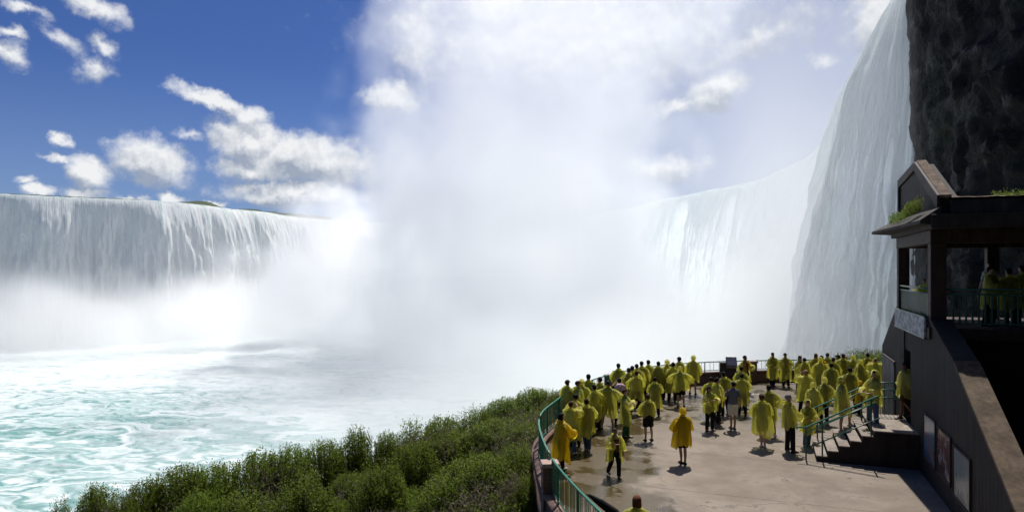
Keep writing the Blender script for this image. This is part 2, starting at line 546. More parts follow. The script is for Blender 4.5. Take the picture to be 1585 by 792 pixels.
def build_mist():
    # guide mesh: the foot of the falls, measured against inside the node tree
    gi = np.arange(0, len(crest), 6)
    gm = bpy.data.meshes.new('falls_foot')
    fp = crest[gi] + cn[gi] * 9
    gm.from_pydata([(float(a), float(b), 0.0) for a, b in fp], [(i, i + 1) for i in range(len(gi) - 1)], [])
    me = bpy.data.meshes.new('mist')
    me.from_pydata([tuple(v.co) for v in gm.vertices], [tuple(e.vertices) for e in gm.edges], [])
    o = bpy.data.objects.new('mist', me)
    COL.objects.link(o)
    ng = bpy.data.node_groups.new('mist_field', 'GeometryNodeTree')
    ng.interface.new_socket('Geometry', in_out='INPUT', socket_type='NodeSocketGeometry')
    ng.interface.new_socket('Geometry', in_out='OUTPUT', socket_type='NodeSocketGeometry')
    T = NT(ng)
    gin = T.n('NodeGroupInput')
    gout = T.n('NodeGroupOutput')
    pos = T.n('GeometryNodeInputPosition').outputs[0]
    px = T.n('GeometryNodeProximity', target_element='EDGES')
    T.link(gin.outputs[0], px.inputs[0])
    flat = T.v('MULTIPLY', pos, (1, 1, 0))
    for sck in px.inputs:
        if sck.name in ('Source Position', 'Sample Position') and sck.enabled:
            T.put(sck, flat)
    dist = px.outputs['Distance']
    s = T.sep(pos)
    x, y, z = s[0], s[1], s[2]
    n_big = T.m('SUBTRACT', T.noise(pos, 0.022, 3.0, 0.5), 0.5)
    n_mid = T.m('SUBTRACT', T.noise(T.v('MULTIPLY', pos, (1, 1, 0.8)), 0.050, 5.0, 0.58, 0.6), 0.5)
    # A: cloud of spray along the foot of the falls
    near = T.rng(T.m('ADD', dist, T.m('MULTIPLY', n_big, 40.0)), 18.0, 66.0, 1.0, 0.0)
    topz = T.m('ADD', 22.0, T.m('ADD', T.m('MULTIPLY', n_big, 50.0), T.m('MULTIPLY', n_mid, 60.0)))
    rel = T.m('DIVIDE', z, T.m('MAXIMUM', topz, 4.0))
    A = T.m('MULTIPLY', near, T.rng(rel, 0.45, 1.10, 1.3, 0.0))
    A = T.m('MULTIPLY', A, T.rng(x, -205.0, -105.0, 0.45, 1.0))
    # B: the bowl of the horseshoe, filled
    def ell(cx, cy_, cz, rx, ry, rz):
        d = T.v('DIVIDE', T.v('SUBTRACT', pos, (cx, cy_, cz)), (rx, ry, rz))
        return T.m('SUBTRACT', 1.0, T.v('LENGTH', d))
    q = None
    for (cx, cy_, cz, rx, ry, rz, k) in MIST_BODIES:
        e = T.m('MULTIPLY', ell(cx, cy_, cz, rx, ry, rz), k)
        q = e if q is None else T.m('MAXIMUM', q, e)
    core = T.rng(q, -0.22, -0.02, 0.0, 1.0)
    q = T.m('ADD', q, T.m('ADD', T.m('MULTIPLY', n_big, 1.15), T.m('MULTIPLY', n_mid, 1.9)))
    C = T.rng(q, 0.0, 0.40)
    hgt = T.rng(z, 28.0, 92.0, 1.0, 0.36)
    C = T.m('MULTIPLY', T.m('MULTIPLY', C, core), hgt)
    # veil: thin drifting spray to the right of the plume, in front of the sky
    veil = T.m('MULTIPLY', T.rng(T.m('ADD', ell(60, 215, 60, 95, 120, 110), T.m('MULTIPLY', n_big, 0.5)), 0.0, 0.8), 0.07)
    veil2 = T.m('MULTIPLY', T.rng(T.m('ADD', ell(50, 118, 14, 24, 52, 42), T.m('MULTIPLY', n_mid, 0.6)), 0.0, 0.9), 0.07)
    # fine spray hanging close in front of the falling water
    skin = T.m('MULTIPLY', T.rng(dist, 2.0, 17.0, 0.85, 0.0), T.rng(z, 22.0, 55.0, 1.0, 0.12))
    skin = T.m('MULTIPLY', skin, T.rng(T.noise(T.v('MULTIPLY', pos, (1, 1, 0.25)), 0.11, 3.0, 0.6), 0.3, 0.75, 0.35, 1.5))
    skin = T.m('MULTIPLY', skin, T.m('MULTIPLY', T.rng(x, 0.0, 30.0, 0.22, 1.0), T.rng(y, 80.0, 135.0, 1.1, 0.10)))
    d = T.m('MAXIMUM', T.m('MAXIMUM', A, C), T.m('MAXIMUM', veil, T.m('MAXIMUM', veil2, skin)))
    clump = T.m('ADD', 1.0, T.m('MULTIPLY', n_mid, 2.4))
    d = T.m('MULTIPLY', d, T.m('MAXIMUM', clump, 0.0))
    d = T.m('MAXIMUM', T.m('SUBTRACT', d, 0.03), 0.0)
    vc = T.n('GeometryNodeVolumeCube')
    T.put(vc.inputs['Density'], d)
    vc.inputs['Min'].default_value = (-250, 50, -6)
    vc.inputs['Max'].default_value = (130, 430, 140)
    vc.inputs['Resolution X'].default_value = MIST_RES[0]
    vc.inputs['Resolution Y'].default_value = MIST_RES[1]
    vc.inputs['Resolution Z'].default_value = MIST_RES[2]
    sm = T.n('GeometryNodeSetMaterial')
    T.link(vc.outputs[0], sm.inputs[0])
    m = bpy.data.materials.new('mist')
    m.use_nodes = True
    t = m.node_tree
    t.nodes.clear()
    M = NT(t)
    at = M.n('ShaderNodeAttribute', attribute_name='density').outputs['Fac']
    vs = M.n('ShaderNodeVolumeScatter')
    vs.inputs['Color'].default_value = (1, 1, 1, 1)
    vs.inputs['Anisotropy'].default_value = 0.15
    M.put(vs.inputs['Density'], M.m('MULTIPLY', at, MIST_K))
    mo = M.n('ShaderNodeOutputMaterial')
    M.link(vs.outputs[0], mo.inputs['Volume'])
    sm.inputs['Material'].default_value = m
    T.link(sm.outputs[0], gout.inputs[0])
    md = o.modifiers.new('field', 'NODES')
    md.node_group = ng
    me.materials.append(m)
    setp(o, 'white cloud of spray rising from the foot of the falls', None, None, 'stuff')
    return o


MIST_K = 0.036
MIST_BODIES = [(5, 258, 8, 112, 105, 42, 1.0), (0, 250, 60, 62, 82, 80, 1.1), (10, 240, 120, 66, 80, 90, 1.1), (-28, 285, 25, 74, 70, 40, 1.0),
               (38, 130, 2, 36, 60, 27, 1.2), (38, 94, 0, 21, 34, 31, 1.3), (33, 68, 2, 13, 22, 23, 0.8)]
build_mist()
# ------------------------------------------------------------------ site frame
DZ = 20.4                       # deck level
EX = Vector((0.9367, -0.3502, 0))   # across the building, away from the deck
DX = Vector((0.3502, 0.9367, 0))    # along the long wall, away from the camera
RAIL = [(3.2, 8.0), (2.3, 10.4), (1.6, 13), (0.95, 16.6), (0.84, 20.9), (1.6, 23.9), (2.7, 27), (4.7, 30.2), (7.2, 32.5), (9.6, 33.6), (12.4, 34.2), (15.6, 34.4), (18.9, 33.6)]
rail_c, rail_s = catmull(RAIL, 0.1)
rail_t = np.gradient(rail_c, axis=0)
rail_t /= np.linalg.norm(rail_t, axis=1)[:, None]
rail_n = np.stack([-rail_t[:, 1], rail_t[:, 0]], 1)      # outwards (towards the river)


def wall_x(Y):
    return 4.28 + 0.3735 * Y


EDGE = np.array([(-60, -20), (-40, 5), (-24, 15), (-15.2, 22.2), (-11.2, 24.2), (-6.3, 26.2), (-2.5, 29), (1.6, 33.0), (4.5, 36.0), (9, 38.6), (15, 40.5), (22, 42), (30, 47), (60, 50)], float)


def terrain_h(X, Y):
    X, Y = np.asarray(X, float), np.asarray(Y, float)
    # signed distance to the brow of the bank (positive = river side)
    best = np.full(X.shape, 1e9)
    sign = np.ones(X.shape)
    for i in range(len(EDGE) - 1):
        a, b = EDGE[i], EDGE[i + 1]
        ab = b - a
        t = np.clip(((X - a[0]) * ab[0] + (Y - a[1]) * ab[1]) / (ab @ ab), 0, 1)
        qx, qy = a[0] + t * ab[0], a[1] + t * ab[1]
        d = np.hypot(X - qx, Y - qy)
        cr = ab[0] * (Y - a[1]) - ab[1] * (X - a[0])
        upd = d < best
        best = np.where(upd, d, best)
        sign = np.where(upd, np.sign(cr), sign)
    sd = best * sign
    h = 18.2 + 0.09 * np.clip(X, -30, 3) + 0.95 * ss(-4, 0.5, X)
    h = h + 1.25 * ss(13, 21, X) * ss(26, 36, Y)
    h = h + 2.0 * ss(12.5, 14.5, X - 0.37 * (Y - 20)) * ss(32, 24, Y)
    # the bowl under the deck stays clear of the slab
    h = h + 0.25 * fbm(X / 3.0, Y / 3.0, octv=3, seed=71)
    dmin = np.full(X.shape, 1e9)
    h = h - np.clip(sd, 0, None) * (0.75 + 0.1 * vnoise(X / 6, Y / 6, seed=73)) - 0.4 * ss(-1.5, 1.0, sd)
    return np.maximum(h, -3.0 + 0 * h)


def build_terrain():
    xs = np.linspace(-48, 62, 280)
    ys = np.linspace(-12, 78, 240)
    X, Y = np.meshgrid(xs, ys, indexing='ij')
    h = terrain_h(X, Y)
    # inside the deck outline keep the soil below the slab
    poly = np.vstack([rail_c, [[13, 22], [9, 8]]])
    ins = np.zeros(X.shape, bool)
    j = len(poly) - 1
    for i in range(len(poly)):
        xi, yi = poly[i]
        xj, yj = poly[j]
        c = ((yi > Y) != (yj > Y)) & (X < (xj - xi) * (Y - yi) / (yj - yi + 1e-9) + xi)
        ins ^= c
        j = i
    h = np.where(ins, np.minimum(h, 19.2), h)
    m, T, b = new_mat('bank_soil')
    g = T.n('ShaderNodeNewGeometry').outputs['Position']
    n1 = T.noise(g, 0.7, 5.0, 0.6)
    n2 = T.noise(g, 6.0, 4.0, 0.6)
    col = T.mix(T.rng(n1, 0.35, 0.65), (0.030, 0.045, 0.014), (0.060, 0.050, 0.028))
    col = T.mix(T.m('MULTIPLY', n2, 0.5), col, (0.02, 0.028, 0.010))
    T.link(col, b.inputs['Base Color'])
    pr(b, rough=0.95, spec=0.1)
    o = grid_obj('terrain', np.stack([X, Y, h], 2), m)
    setp(o, 'overgrown bank of dark soil between the terrace and the river', None, None, 'structure')


build_terrain()


def build_cliff():
    path = [(40, 58), (35, 56.3), (31.6, 54.0), (29.6, 48), (28.7, 40), (28.0, 30), (27.5, 20), (27.0, 6), (22, -9), (8, -17), (-18, -22), (-60, -32), (-120, -50)]
    c, s = catmull(path, 0.42)
    t = np.gradient(c, axis=0)
    t /= np.linalg.norm(t, axis=1)[:, None]
    n = np.stack([t[:, 1], -t[:, 0]], 1)      # towards the basin (-x)
    n = np.where((n[:, :1] > 0), -n, n) if n[len(n) // 2, 0] > 0 else n
    zs = np.linspace(0, 54.5, 190)
    S, Z = np.meshgrid(s, zs, indexing='ij')
    C = c[:, None, :] + 0 * Z[..., None]
    w = fbm(S / 9, Z / 9, octv=3, seed=81)
    # fractured beds: each bed steps in or out, and is cut by upright joints into blocks
    bedc = Z / 2.1 + 0.25 * w + 0.5 * fbm(S / 20, Z * 0, octv=2, seed=82)
    bed = np.floor(bedc)
    jc = S / 1.9 + 0.7 * _hash(bed, bed * 0, bed * 0, 84) * 3 + 0.15 * w + 0.2 * vnoise(Z / 1.3, S / 3, seed=85)
    blk1 = _hash(np.floor(jc), bed, bed * 0, 86)
    jc2 = S / 0.8 + 5 * _hash(np.floor(bedc * 2.3), bed * 0, bed * 0, 88) + 0.4 * vnoise(Z / 0.8, S / 2, seed=85)
    blk2 = _hash(np.floor(jc2), np.floor(bedc * 2.3), bed * 0, 89)
    stepb = _hash(bed, bed * 0 + 3, bed * 0, 90)
    fine = fbm(S / 1.1, Z / 0.9, 0, octv=4, seed=87, gain=0.6)
    rid = 1 - np.abs(fbm(S / 6.0 + w, Z / 9.0 + w, 0, octv=3, seed=83))
    d = 1.5 * w + 0.6 * (rid - 0.75) + 0.55 * (blk1 - .5) + 0.45 * (blk2 - .5) + 0.5 * (stepb - .5) + 0.40 * fine
    d = d + 1.6 * ss(30, 50, Z) + 1.2 * ss(14, 0, Z)
    blk = fine
    fade = ss(0, 3, S) * (0.28 + 0.72 * ss(8, 24, S))
    P = np.stack([C[..., 0] + n[:, None, 0] * d * fade, C[..., 1] + n[:, None, 1] * d * fade, Z + 0.35 * blk], 2)
    # a cap running back from the brow
    cap = P[:, -1:, :].copy()
    cap[..., 0] -= n[:, None, 0] * 30
    cap[..., 1] -= n[:, None, 1] * 30
    cap[..., 2] += 2
    P = np.concatenate([P, cap], 1)
    m, T, b = new_mat('wet_limestone')
    g = T.n('ShaderNodeNewGeometry').outputs['Position']
    n1 = T.noise(T.v('MULTIPLY', g, (1, 1, 2.2)), 0.35, 6.0, 0.65)
    n2 = T.noise(g, 2.2, 6.0, 0.68)
    v = T.n('ShaderNodeTexVoronoi', feature='DISTANCE_TO_EDGE')
    T.put(v.inputs['Vector'], T.v('ADD', T.v('MULTIPLY', g, (0.8, 0.8, 1.3)), T.v('SCALE', T.noise(g, 0.8, 3.0, color=True), scale=1.6)))
    v.inputs['Scale'].default_value = 0.8
    cr = T.rng(v.outputs[0], 0.0, 0.07, 0.72, 1.0)
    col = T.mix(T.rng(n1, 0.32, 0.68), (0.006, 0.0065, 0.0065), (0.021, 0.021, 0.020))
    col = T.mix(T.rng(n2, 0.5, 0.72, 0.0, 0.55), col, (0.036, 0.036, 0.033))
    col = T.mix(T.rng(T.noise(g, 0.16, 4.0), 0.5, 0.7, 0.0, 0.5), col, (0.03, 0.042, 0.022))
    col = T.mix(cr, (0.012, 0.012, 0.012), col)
    T.link(col, b.inputs['Base Color'])
    T.link(T.rng(n1, 0.3, 0.7, 0.5, 0.9), b.inputs['Roughness'])
    pr(b, spec=0.15)
    bump = T.n('ShaderNodeBump')
    bump.inputs['Strength'].default_value = 0.9
    bump.inputs['Distance'].default_value = 0.35
    T.link(T.m('ADD', T.m('MULTIPLY', cr, 0.5), n2), bump.inputs['Height'])
    T.link(bump.outputs[0], b.inputs['Normal'])
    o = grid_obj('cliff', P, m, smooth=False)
    setp(o, 'dark overhanging rock cliff in shade beside the falls', None, None, 'structure')


build_cliff()


def build_far_shore():
    # low wooded ground on the island just behind the far brink
    i0 = int(np.searchsorted(crest_s, 10))
    i1 = int(np.argmin(np.hypot(crest[:, 0] + 88, crest[:, 1] - 356)))
    c = crest[i0:i1]
    n = cn[i0:i1]
    s = crest_s[i0:i1]
    pxs = 792.5 + F * c[:, 0] / c[:, 1]
    top = 0.05 + 0.40 * np.abs(fbm(s / 3.1, 0.5, octv=4, seed=101)) + 1.1 * ss(0, 90, 90 - pxs) * 0
    top += 2.0 * np.exp(-((pxs - 356) / 15) ** 2) + 1.3 * ss(415, 440, pxs) * (0.7 + fbm(s / 2.0, 2.2, octv=3, seed=103))
    top = np.where((pxs > 372) & (pxs < 412), 0.0, top)
    rows = []
    for off, k in ((7, -0.8), (8.5, 0.2), (10.5, 0.8), (13, 1.0), (17, 0.9), (24, 0.5), (40, -.5)):
        jit = 0.35 * fbm(s / 1.3, off, octv=3, seed=105)
        zz = CREST_Z + 0.095 * off + k * top + (jit if k > 0.3 else 0) * np.clip(top, 0, 1)
        rows.append(np.stack([c[:, 0] - n[:, 0] * off, c[:, 1] - n[:, 1] * off, zz], 1))
    m, T, b = new_mat('far_woods')
    g = T.n('ShaderNodeNewGeometry').outputs['Position']
    T.link(T.mix(T.noise(g, 0.7, 4.0), (0.02, 0.04, 0.02), (0.07, 0.10, 0.045)), b.inputs['Base Color'])
    pr(b, rough=0.9)
    o = grid_obj('far_treeline', np.stack(rows, 1), m)
    setp(o, 'thin dark line of far trees above the left brink of the falls', None, None, 'stuff')


build_far_shore()


# ------------------------------------------------------------------ materials of the built things
def mat_concrete(name, c1, c2, rough=0.85, scale=1.0, bump_s=0.3, boards=0.0):
    m, T, b = new_mat(name)
    g = T.n('ShaderNodeTexCoord').outputs['Object']
    n1 = T.noise(g, 0.9 * scale, 6.0, 0.6)
    n2 = T.noise(g, 14.0 * scale, 4.0, 0.65)
    n3 = T.noise(T.v('MULTIPLY', g, (3.0, 3.0, 0.35)), 1.3 * scale, 4.0, 0.6)
    f = T.m('ADD', T.m('MULTIPLY', n1, 0.6), T.m('MULTIPLY', n3, 0.5))
    col = T.mix(T.rng(f, 0.38, 0.72), c1, c2)
    col = T.mix(T.rng(n2, 0.45, 0.75, 0.0, 0.35), col, tuple(q * 0.55 for q in c1))
    st = T.rng(T.noise(T.v('MULTIPLY', g, (2.2, 2.2, 0.16)), 1.6, 5.0, 0.65), 0.56, 0.74, 0.0, 0.55)
    col = T.mix(st, col, tuple(min(0.6, q * 2.0) for q in c2))
    h = n2
    if boards:
        s = T.sep(g)
        fr = T.m('FRACT', T.m('MULTIPLY', s[1], 1.0 / boards))
        gv = T.rng(T.m('ABSOLUTE', T.m('SUBTRACT', fr, 0.5)), 0.44, 0.5, 1.0, 0.0)
        bi = T.n('ShaderNodeTexWhiteNoise', noise_dimensions='1D')
        T.put(bi.inputs['W'], T.m('FLOOR', T.m('MULTIPLY', s[1], 1.0 / boards)))
        col = T.mix(T.m('MULTIPLY', bi.outputs[0], 0.35), col, tuple(q * 1.5 for q in c2))
        col = T.mix(gv, tuple(q * 0.25 for q in c1), col)
        h = T.m('ADD', T.m('MULTIPLY', n2, 0.3), gv)
    T.link(col, b.inputs['Base Color'])
    pr(b, rough=rough, spec=0.3)
    bp = T.n('ShaderNodeBump')
    bp.inputs['Strength'].default_value = bump_s
    bp.inputs['Distance'].default_value = 0.02
    T.link(h, bp.inputs['Height'])
    T.link(bp.outputs[0], b.inputs['Normal'])
    return m


def mat_plain(name, c, rough=0.5, metal=0.0, var=0.25, scale=8.0, spec=0.5):
    m, T, b = new_mat(name)
    g = T.n('ShaderNodeTexCoord').outputs['Object']
    T.link(T.mix(T.noise(g, scale, 4.0, 0.6), tuple(q * (1 - var) for q in c), tuple(min(1, q * (1 + var)) for q in c)), b.inputs['Base Color'])
    pr(b, rough=rough, metal=metal, spec=spec)
    return m


def mat_deck():
    m, T, b = new_mat('deck_concrete')
    g = T.n('ShaderNodeNewGeometry').outputs['Position']
    s = T.sep(g)
    u = T.v('DOT_PRODUCT', g, tuple(EX))
    v = T.v('DOT_PRODUCT', g, tuple(DX))
    p = T.xyz(u, v, 0.0)
    wob = T.m('MULTIPLY', T.m('SUBTRACT', T.noise(p, 3.0, 3.0), 0.5), 0.05)
    def joint(c, sp, off):
        fr = T.m('FRACT', T.m('DIVIDE', T.m('ADD', T.m('ADD', c, off), wob), sp))
        return T.rng(T.m('ABSOLUTE', T.m('SUBTRACT', fr, 0.5)), 0.5 - 0.018 / sp * 1.6, 0.5, 0.0, 1.0)
    j = joint(v, 3.75, 0.95)
    n1 = T.noise(p, 0.55, 6.0, 0.62)
    n2 = T.noise(p, 3.2, 6.0, 0.68)
    n3 = T.noise(p, 26.0, 4.0, 0.65)
    dry = T.mix(T.rng(n1, 0.35, 0.68), (0.175, 0.138, 0.104), (0.262, 0.215, 0.168))
    dry = T.mix(T.rng(n2, 0.50, 0.74, 0.0, 0.5), dry, (0.15, 0.120, 0.09))
    dry = T.mix(T.rng(n3, 0.56, 0.75, 0.0, 0.45), dry, (0.40, 0.36, 0.30))
    wet_c = T.mix(n2, (0.050, 0.034, 0.012), (0.105, 0.073, 0.030))
    # wet where the spray has drifted over the river side of the terrace, with dry islands in it
    wx = T.rng(T.m('ADD', T.m('ADD', s[0], T.m('MULTIPLY', T.m('SUBTRACT', n1, 0.5), 5.5)), T.m('MULTIPLY', T.m('SUBTRACT', s[1], 18.0), -0.10)), 3.5, 4.5, 1.0, 0.0)
    far = T.rng(T.m('ADD', s[1], T.m('MULTIPLY', T.m('SUBTRACT', n1, 0.5), 10.0)), 21.5, 27.0, 0.0, 0.75)
    spots = T.rng(T.m('ADD', n2, T.m('MULTIPLY', n1, 0.6)), 0.93, 0.98, 0.0, 0.6)
    w = T.m('MAXIMUM', T.m('MAXIMUM', wx, far), spots)
    w = T.m('MULTIPLY', w, T.rng(n2, 0.30, 0.42, 0.55, 1.0))
    col = T.mix(w, dry, wet_c)
    col = T.mix(T.m('MULTIPLY', j, 0.65), col, (0.06, 0.048, 0.036))
    vo = T.n('ShaderNodeTexVoronoi', feature='DISTANCE_TO_EDGE')
    T.put(vo.inputs['Vector'], T.v('ADD', p, T.v('SCALE', T.noise(p, 1.6, 4.0, 0.6, color=True), scale=1.3)))
    vo.inputs['Scale'].default_value = 0.27
    crack = T.m('MULTIPLY', T.rng(vo.outputs[0], 0.0, 0.012, 1.0, 0.0), T.rng(n1, 0.45, 0.6, 0.0, 0.6))
    col = T.mix(crack, col, (0.05, 0.04, 0.03))
    pud = T.m('MULTIPLY', T.rng(T.noise(p, 0.8, 3.0, 0.5), 0.50, 0.56), w)
    col = T.mix(T.m('MULTIPLY', pud, 0.45), col, (0.045, 0.035, 0.018))
    T.link(col, b.inputs['Base Color'])
    T.link(T.mix(pud, T.mix(w, (0.85, 0.85, 0.85), (0.40, 0.40, 0.40)), (0.13, 0.13, 0.13)), b.inputs['Roughness'])
    pr(b, spec=0.3)
    bp = T.n('ShaderNodeBump')
    bp.inputs['Strength'].default_value = 0.5
    bp.inputs['Distance'].default_value = 0.015
    T.link(T.m('SUBTRACT', T.m('ADD', T.m('MULTIPLY', n3, 0.35), n2), T.m('MULTIPLY', j, 1.5)), bp.inputs['Height'])
    T.link(bp.outputs[0], b.inputs['Normal'])
    return m


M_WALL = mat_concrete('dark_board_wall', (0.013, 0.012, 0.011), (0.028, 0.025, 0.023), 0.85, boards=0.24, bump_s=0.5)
M_CAP = mat_concrete('worn_cap_stone', (0.065, 0.045, 0.028), (0.150, 0.108, 0.070), 0.9, 2.0)
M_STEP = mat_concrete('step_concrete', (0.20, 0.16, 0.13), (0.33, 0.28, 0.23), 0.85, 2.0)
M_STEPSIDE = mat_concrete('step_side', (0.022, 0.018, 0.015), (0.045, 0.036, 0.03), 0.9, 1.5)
M_TIMBER_SHADE = mat_concrete('shade_dark_timber', (0.018, 0.014, 0.012), (0.045, 0.036, 0.031), 0.8, 2.0, boards=0.19)  # plank timber; its near-black tone also paints the shade below the shelter
M_TRIM = mat_concrete('timber_trim', (0.025, 0.015, 0.013), (0.055, 0.034, 0.03), 0.7, 3.0)
M_ROOFTOP = mat_concrete('weathered_roof', (0.10, 0.065, 0.045), (0.24, 0.18, 0.135), 0.95, 5.0, 0.8)
M_GREEN = mat_plain('green_rail_paint', (0.012, 0.185, 0.115), 0.32, 0.0, 0.18, 6.0)
M_GREEND = mat_plain('dark_green_rail_paint', (0.010, 0.10, 0.065), 0.4, 0.0, 0.2, 6.0)
M_BRICK = None


def mat_brick(name):
    m, T, b = new_mat(name)
    g = T.n('ShaderNodeTexCoord').outputs['Object']
    s = T.sep(g)
    br = T.n('ShaderNodeTexBrick')
    T.put(br.inputs['Vector'], T.xyz(T.m('ADD', s[0], s[1]), s[2], 0.0))
    br.inputs['Scale'].default_value = 4.2
    br.inputs['Color1'].default_value = (0.20, 0.085, 0.06, 1)
    br.inputs['Color2'].default_value = (0.13, 0.06, 0.045, 1)
    br.inputs['Mortar'].default_value = (0.20, 0.17, 0.15, 1)
    br.inputs['Mortar Size'].default_value = 0.03
    T.link(T.mix(T.m('MULTIPLY', T.noise(g, 9.0, 4.0), 0.6), br.outputs[0], (0.07, 0.05, 0.04)), b.inputs['Base Color'])
    pr(b, rough=0.9)
    return m


M_BRICK = mat_brick('old_brick')
M_COPE = mat_concrete('coping_brick', (0.11, 0.065, 0.05), (0.22, 0.14, 0.11), 0.85, 4.0)
M_CONC = mat_concrete('pillar_cap', (0.33, 0.22, 0.18), (0.50, 0.36, 0.31), 0.8, 3.0)


def box_vf(x0, x1, y0, y1, z0, z1):
    v = [(x0, y0, z0), (x1, y0, z0), (x1, y1, z0), (x0, y1, z0), (x0, y0, z1), (x1, y0, z1), (x1, y1, z1), (x0, y1, z1)]
    f = [(0, 3, 2, 1), (4, 5, 6, 7), (0, 1, 5, 4), (1, 2, 6, 5), (2, 3, 7, 6), (3, 0, 4, 7)]
    return v, f


def bevel_obj(o, w=0.01, seg=1):
    bm = bmesh.new()
    bm.from_mesh(o.data)
    bmesh.ops.bevel(bm, geom=list(bm.edges), offset=w, segments=seg, affect='EDGES', profile=0.5)
    bm.to_mesh(o.data)
    bm.free()
    return o


def box(name, x0, x1, y0, y1, z0, z1, mat, parent=None, bev=0.01):
    v, f = box_vf(x0, x1, y0, y1, z0, z1)
    o = mesh_obj(name, v, f, mat, parent)
    if bev:
        bevel_obj(o, bev)
    return o


def prism(name, pts, axis, a, b, mat, parent=None, bev=0.0):
    """extrude a polygon given in the plane normal to axis ('x' or 'y') from a to b"""
    n = len(pts)
    vs = []
    for q in (a, b):
        for (u, w) in pts:
            vs.append((q, u, w) if axis == 'x' else (u, q, w))
    fs = [tuple(range(n))[::-1], tuple(range(n, 2 * n))] + [(i, (i + 1) % n, n + (i + 1) % n, n + i) for i in range(n)]
    o = mesh_obj(name, vs, fs, mat, parent)
    bm = bmesh.new()
    bm.from_mesh(o.data)
    bmesh.ops.recalc_face_normals(bm, faces=bm.faces)
    bm.to_mesh(o.data)
    bm.free()
    if bev:
        bevel_obj(o, bev)
    return o


def empty(name, loc=(0, 0, 0), rz=0.0):
    o = bpy.data.objects.new(name, None)
    COL.objects.link(o)
    o.location = loc
    o.rotation_euler = (0, 0, rz)
    o.empty_display_size = 0.2
    return o


def tube_vf(pts, rad, n=8, off=0, caps=True, rx=None):
    """rad: scalar or list of radii; returns verts, faces (index base off)"""
    pts = [Vector(p) for p in pts]
    k = len(pts)
    rad = [rad] * k if np.isscalar(rad) else rad
    V, Fc = [], []
    up0 = Vector((0, 0, 1))
    prev = None
    for i, p in enumerate(pts):
        t = (pts[min(i + 1, k - 1)] - pts[max(i - 1, 0)]).normalized()
        if prev is None:
            a = up0 if abs(t.z) < 0.9 else Vector((0, 1, 0))
            s = t.cross(a).normalized()
        else:
            s = (prev - t * prev.dot(t)).normalized()
        prev = s
        q = t.cross(s)
        for j in range(n):
            an = 2 * math.pi * j / n
            V.append(p + (s * math.cos(an) + q * math.sin(an)) * rad[i])
    for i in range(k - 1):
        for j in range(n):
            a = off + i * n + j
            b = off + i * n + (j + 1) % n
            Fc.append((a, b, b + n, a + n))
    if caps:
        Fc.append(tuple(off + j for j in range(n))[::-1])
        Fc.append(tuple(off + (k - 1) * n + j for j in range(n)))
    return V, Fc


def tube(name, pts, rad, mat, parent=None, n=8):
    v, f = tube_vf(pts, rad, n)
    return mesh_obj(name, v, f, mat, parent, smooth=True)


def copy_mesh_obj(src, parent, name=None, loc=None, rot=None):
    c = src.copy()
    COL.objects.link(c)
    c.parent = parent
    if loc is not None:
        c.location = loc
    if rot is not None:
        c.rotation_euler = rot
    return c


# ------------------------------------------------------------------ terrace
def build_deck():
    inner = [(18.9, 33.6), (17.5, 31), (14.2, 24.6), (wall_x(22.5), 22.5), (wall_x(11), 11), (wall_x(8), 8)]
    out = [tuple(p) for p in rail_c]
    poly = out + inner[1:]
    bm = bmesh.new()
    top = [bm.verts.new((x, y, DZ)) for x, y in poly]
    bot = [bm.verts.new((x, y, DZ - 0.35)) for x, y in poly]
    bm.faces.new(top)
    bm.faces.new(bot[::-1])
    for i in range(len(poly)):
        j = (i + 1) % len(poly)
        bm.faces.new((top[i], bot[i], bot[j], top[j]))
    bmesh.ops.recalc_face_normals(bm, faces=bm.faces)
    me = bpy.data.meshes.new('terrace')
    bm.to_mesh(me)
    me.materials.append(mat_deck())
    o = bpy.data.objects.new('terrace', me)
    COL.objects.link(o)
    setp(o, 'curved concrete viewing terrace, damp along the river side', None, None, 'structure')


build_deck()


def wall_height(s):
    return DZ + 0.22 + 0.36 * ss(17, 22, s)


def build_parapet():
    root = empty('parapet_wall', (float(rail_c[0, 0]), float(rail_c[0, 1]), DZ))
    setp(root, 'low curved parapet wall with brick coping round the rim of the terrace', 'wall')
    ox, oy = rail_c[0]
    step = 3
    idx = np.arange(0, len(rail_c), step)
    c, n, s = rail_c[idx], rail_n[idx], rail_s[idx]
    h = wall_height(s) - DZ

    def sweep(name, prof, mat):
        P = []
        for off, zf in prof:
            P.append(np.stack([c[:, 0] + n[:, 0] * off - ox, c[:, 1] + n[:, 1] * off - oy, zf(h)], 1))
        P = np.stack(P + [P[0]], 0)
        ob = grid_obj(name, P.transpose(1, 0, 2), mat, smooth=False, parent=root)
        return ob
    sweep('wall_face', [(-0.08, lambda h: h * 0 + 0.004), (-0.08, lambda h: h - 0.08), (0.16, lambda h: h - 0.08), (0.16, lambda h: h * 0 - 2.2)], M_BRICK)
    sweep('coping', [(-0.12, lambda h: h - 0.08), (-0.12, lambda h: h), (0.21, lambda h: h), (0.21, lambda h: h - 0.08)], M_COPE)


build_parapet()

PILLARS = [(0.95, 16.6), (0.84, 20.9), (1.95, 25.1), (4.3, 29.7), (7.9, 32.9), (12.0, 34.15), (16.3, 34.3)]
pill_s = [float(rail_s[np.argmin(np.hypot(rail_c[:, 0] - a, rail_c[:, 1] - b))]) for a, b in PILLARS]


def rp(s, off=0.0):
    i = min(len(rail_s) - 1, max(0, int(round(s / 0.1))))
    return rail_c[i] + rail_n[i] * off, rail_t[i]


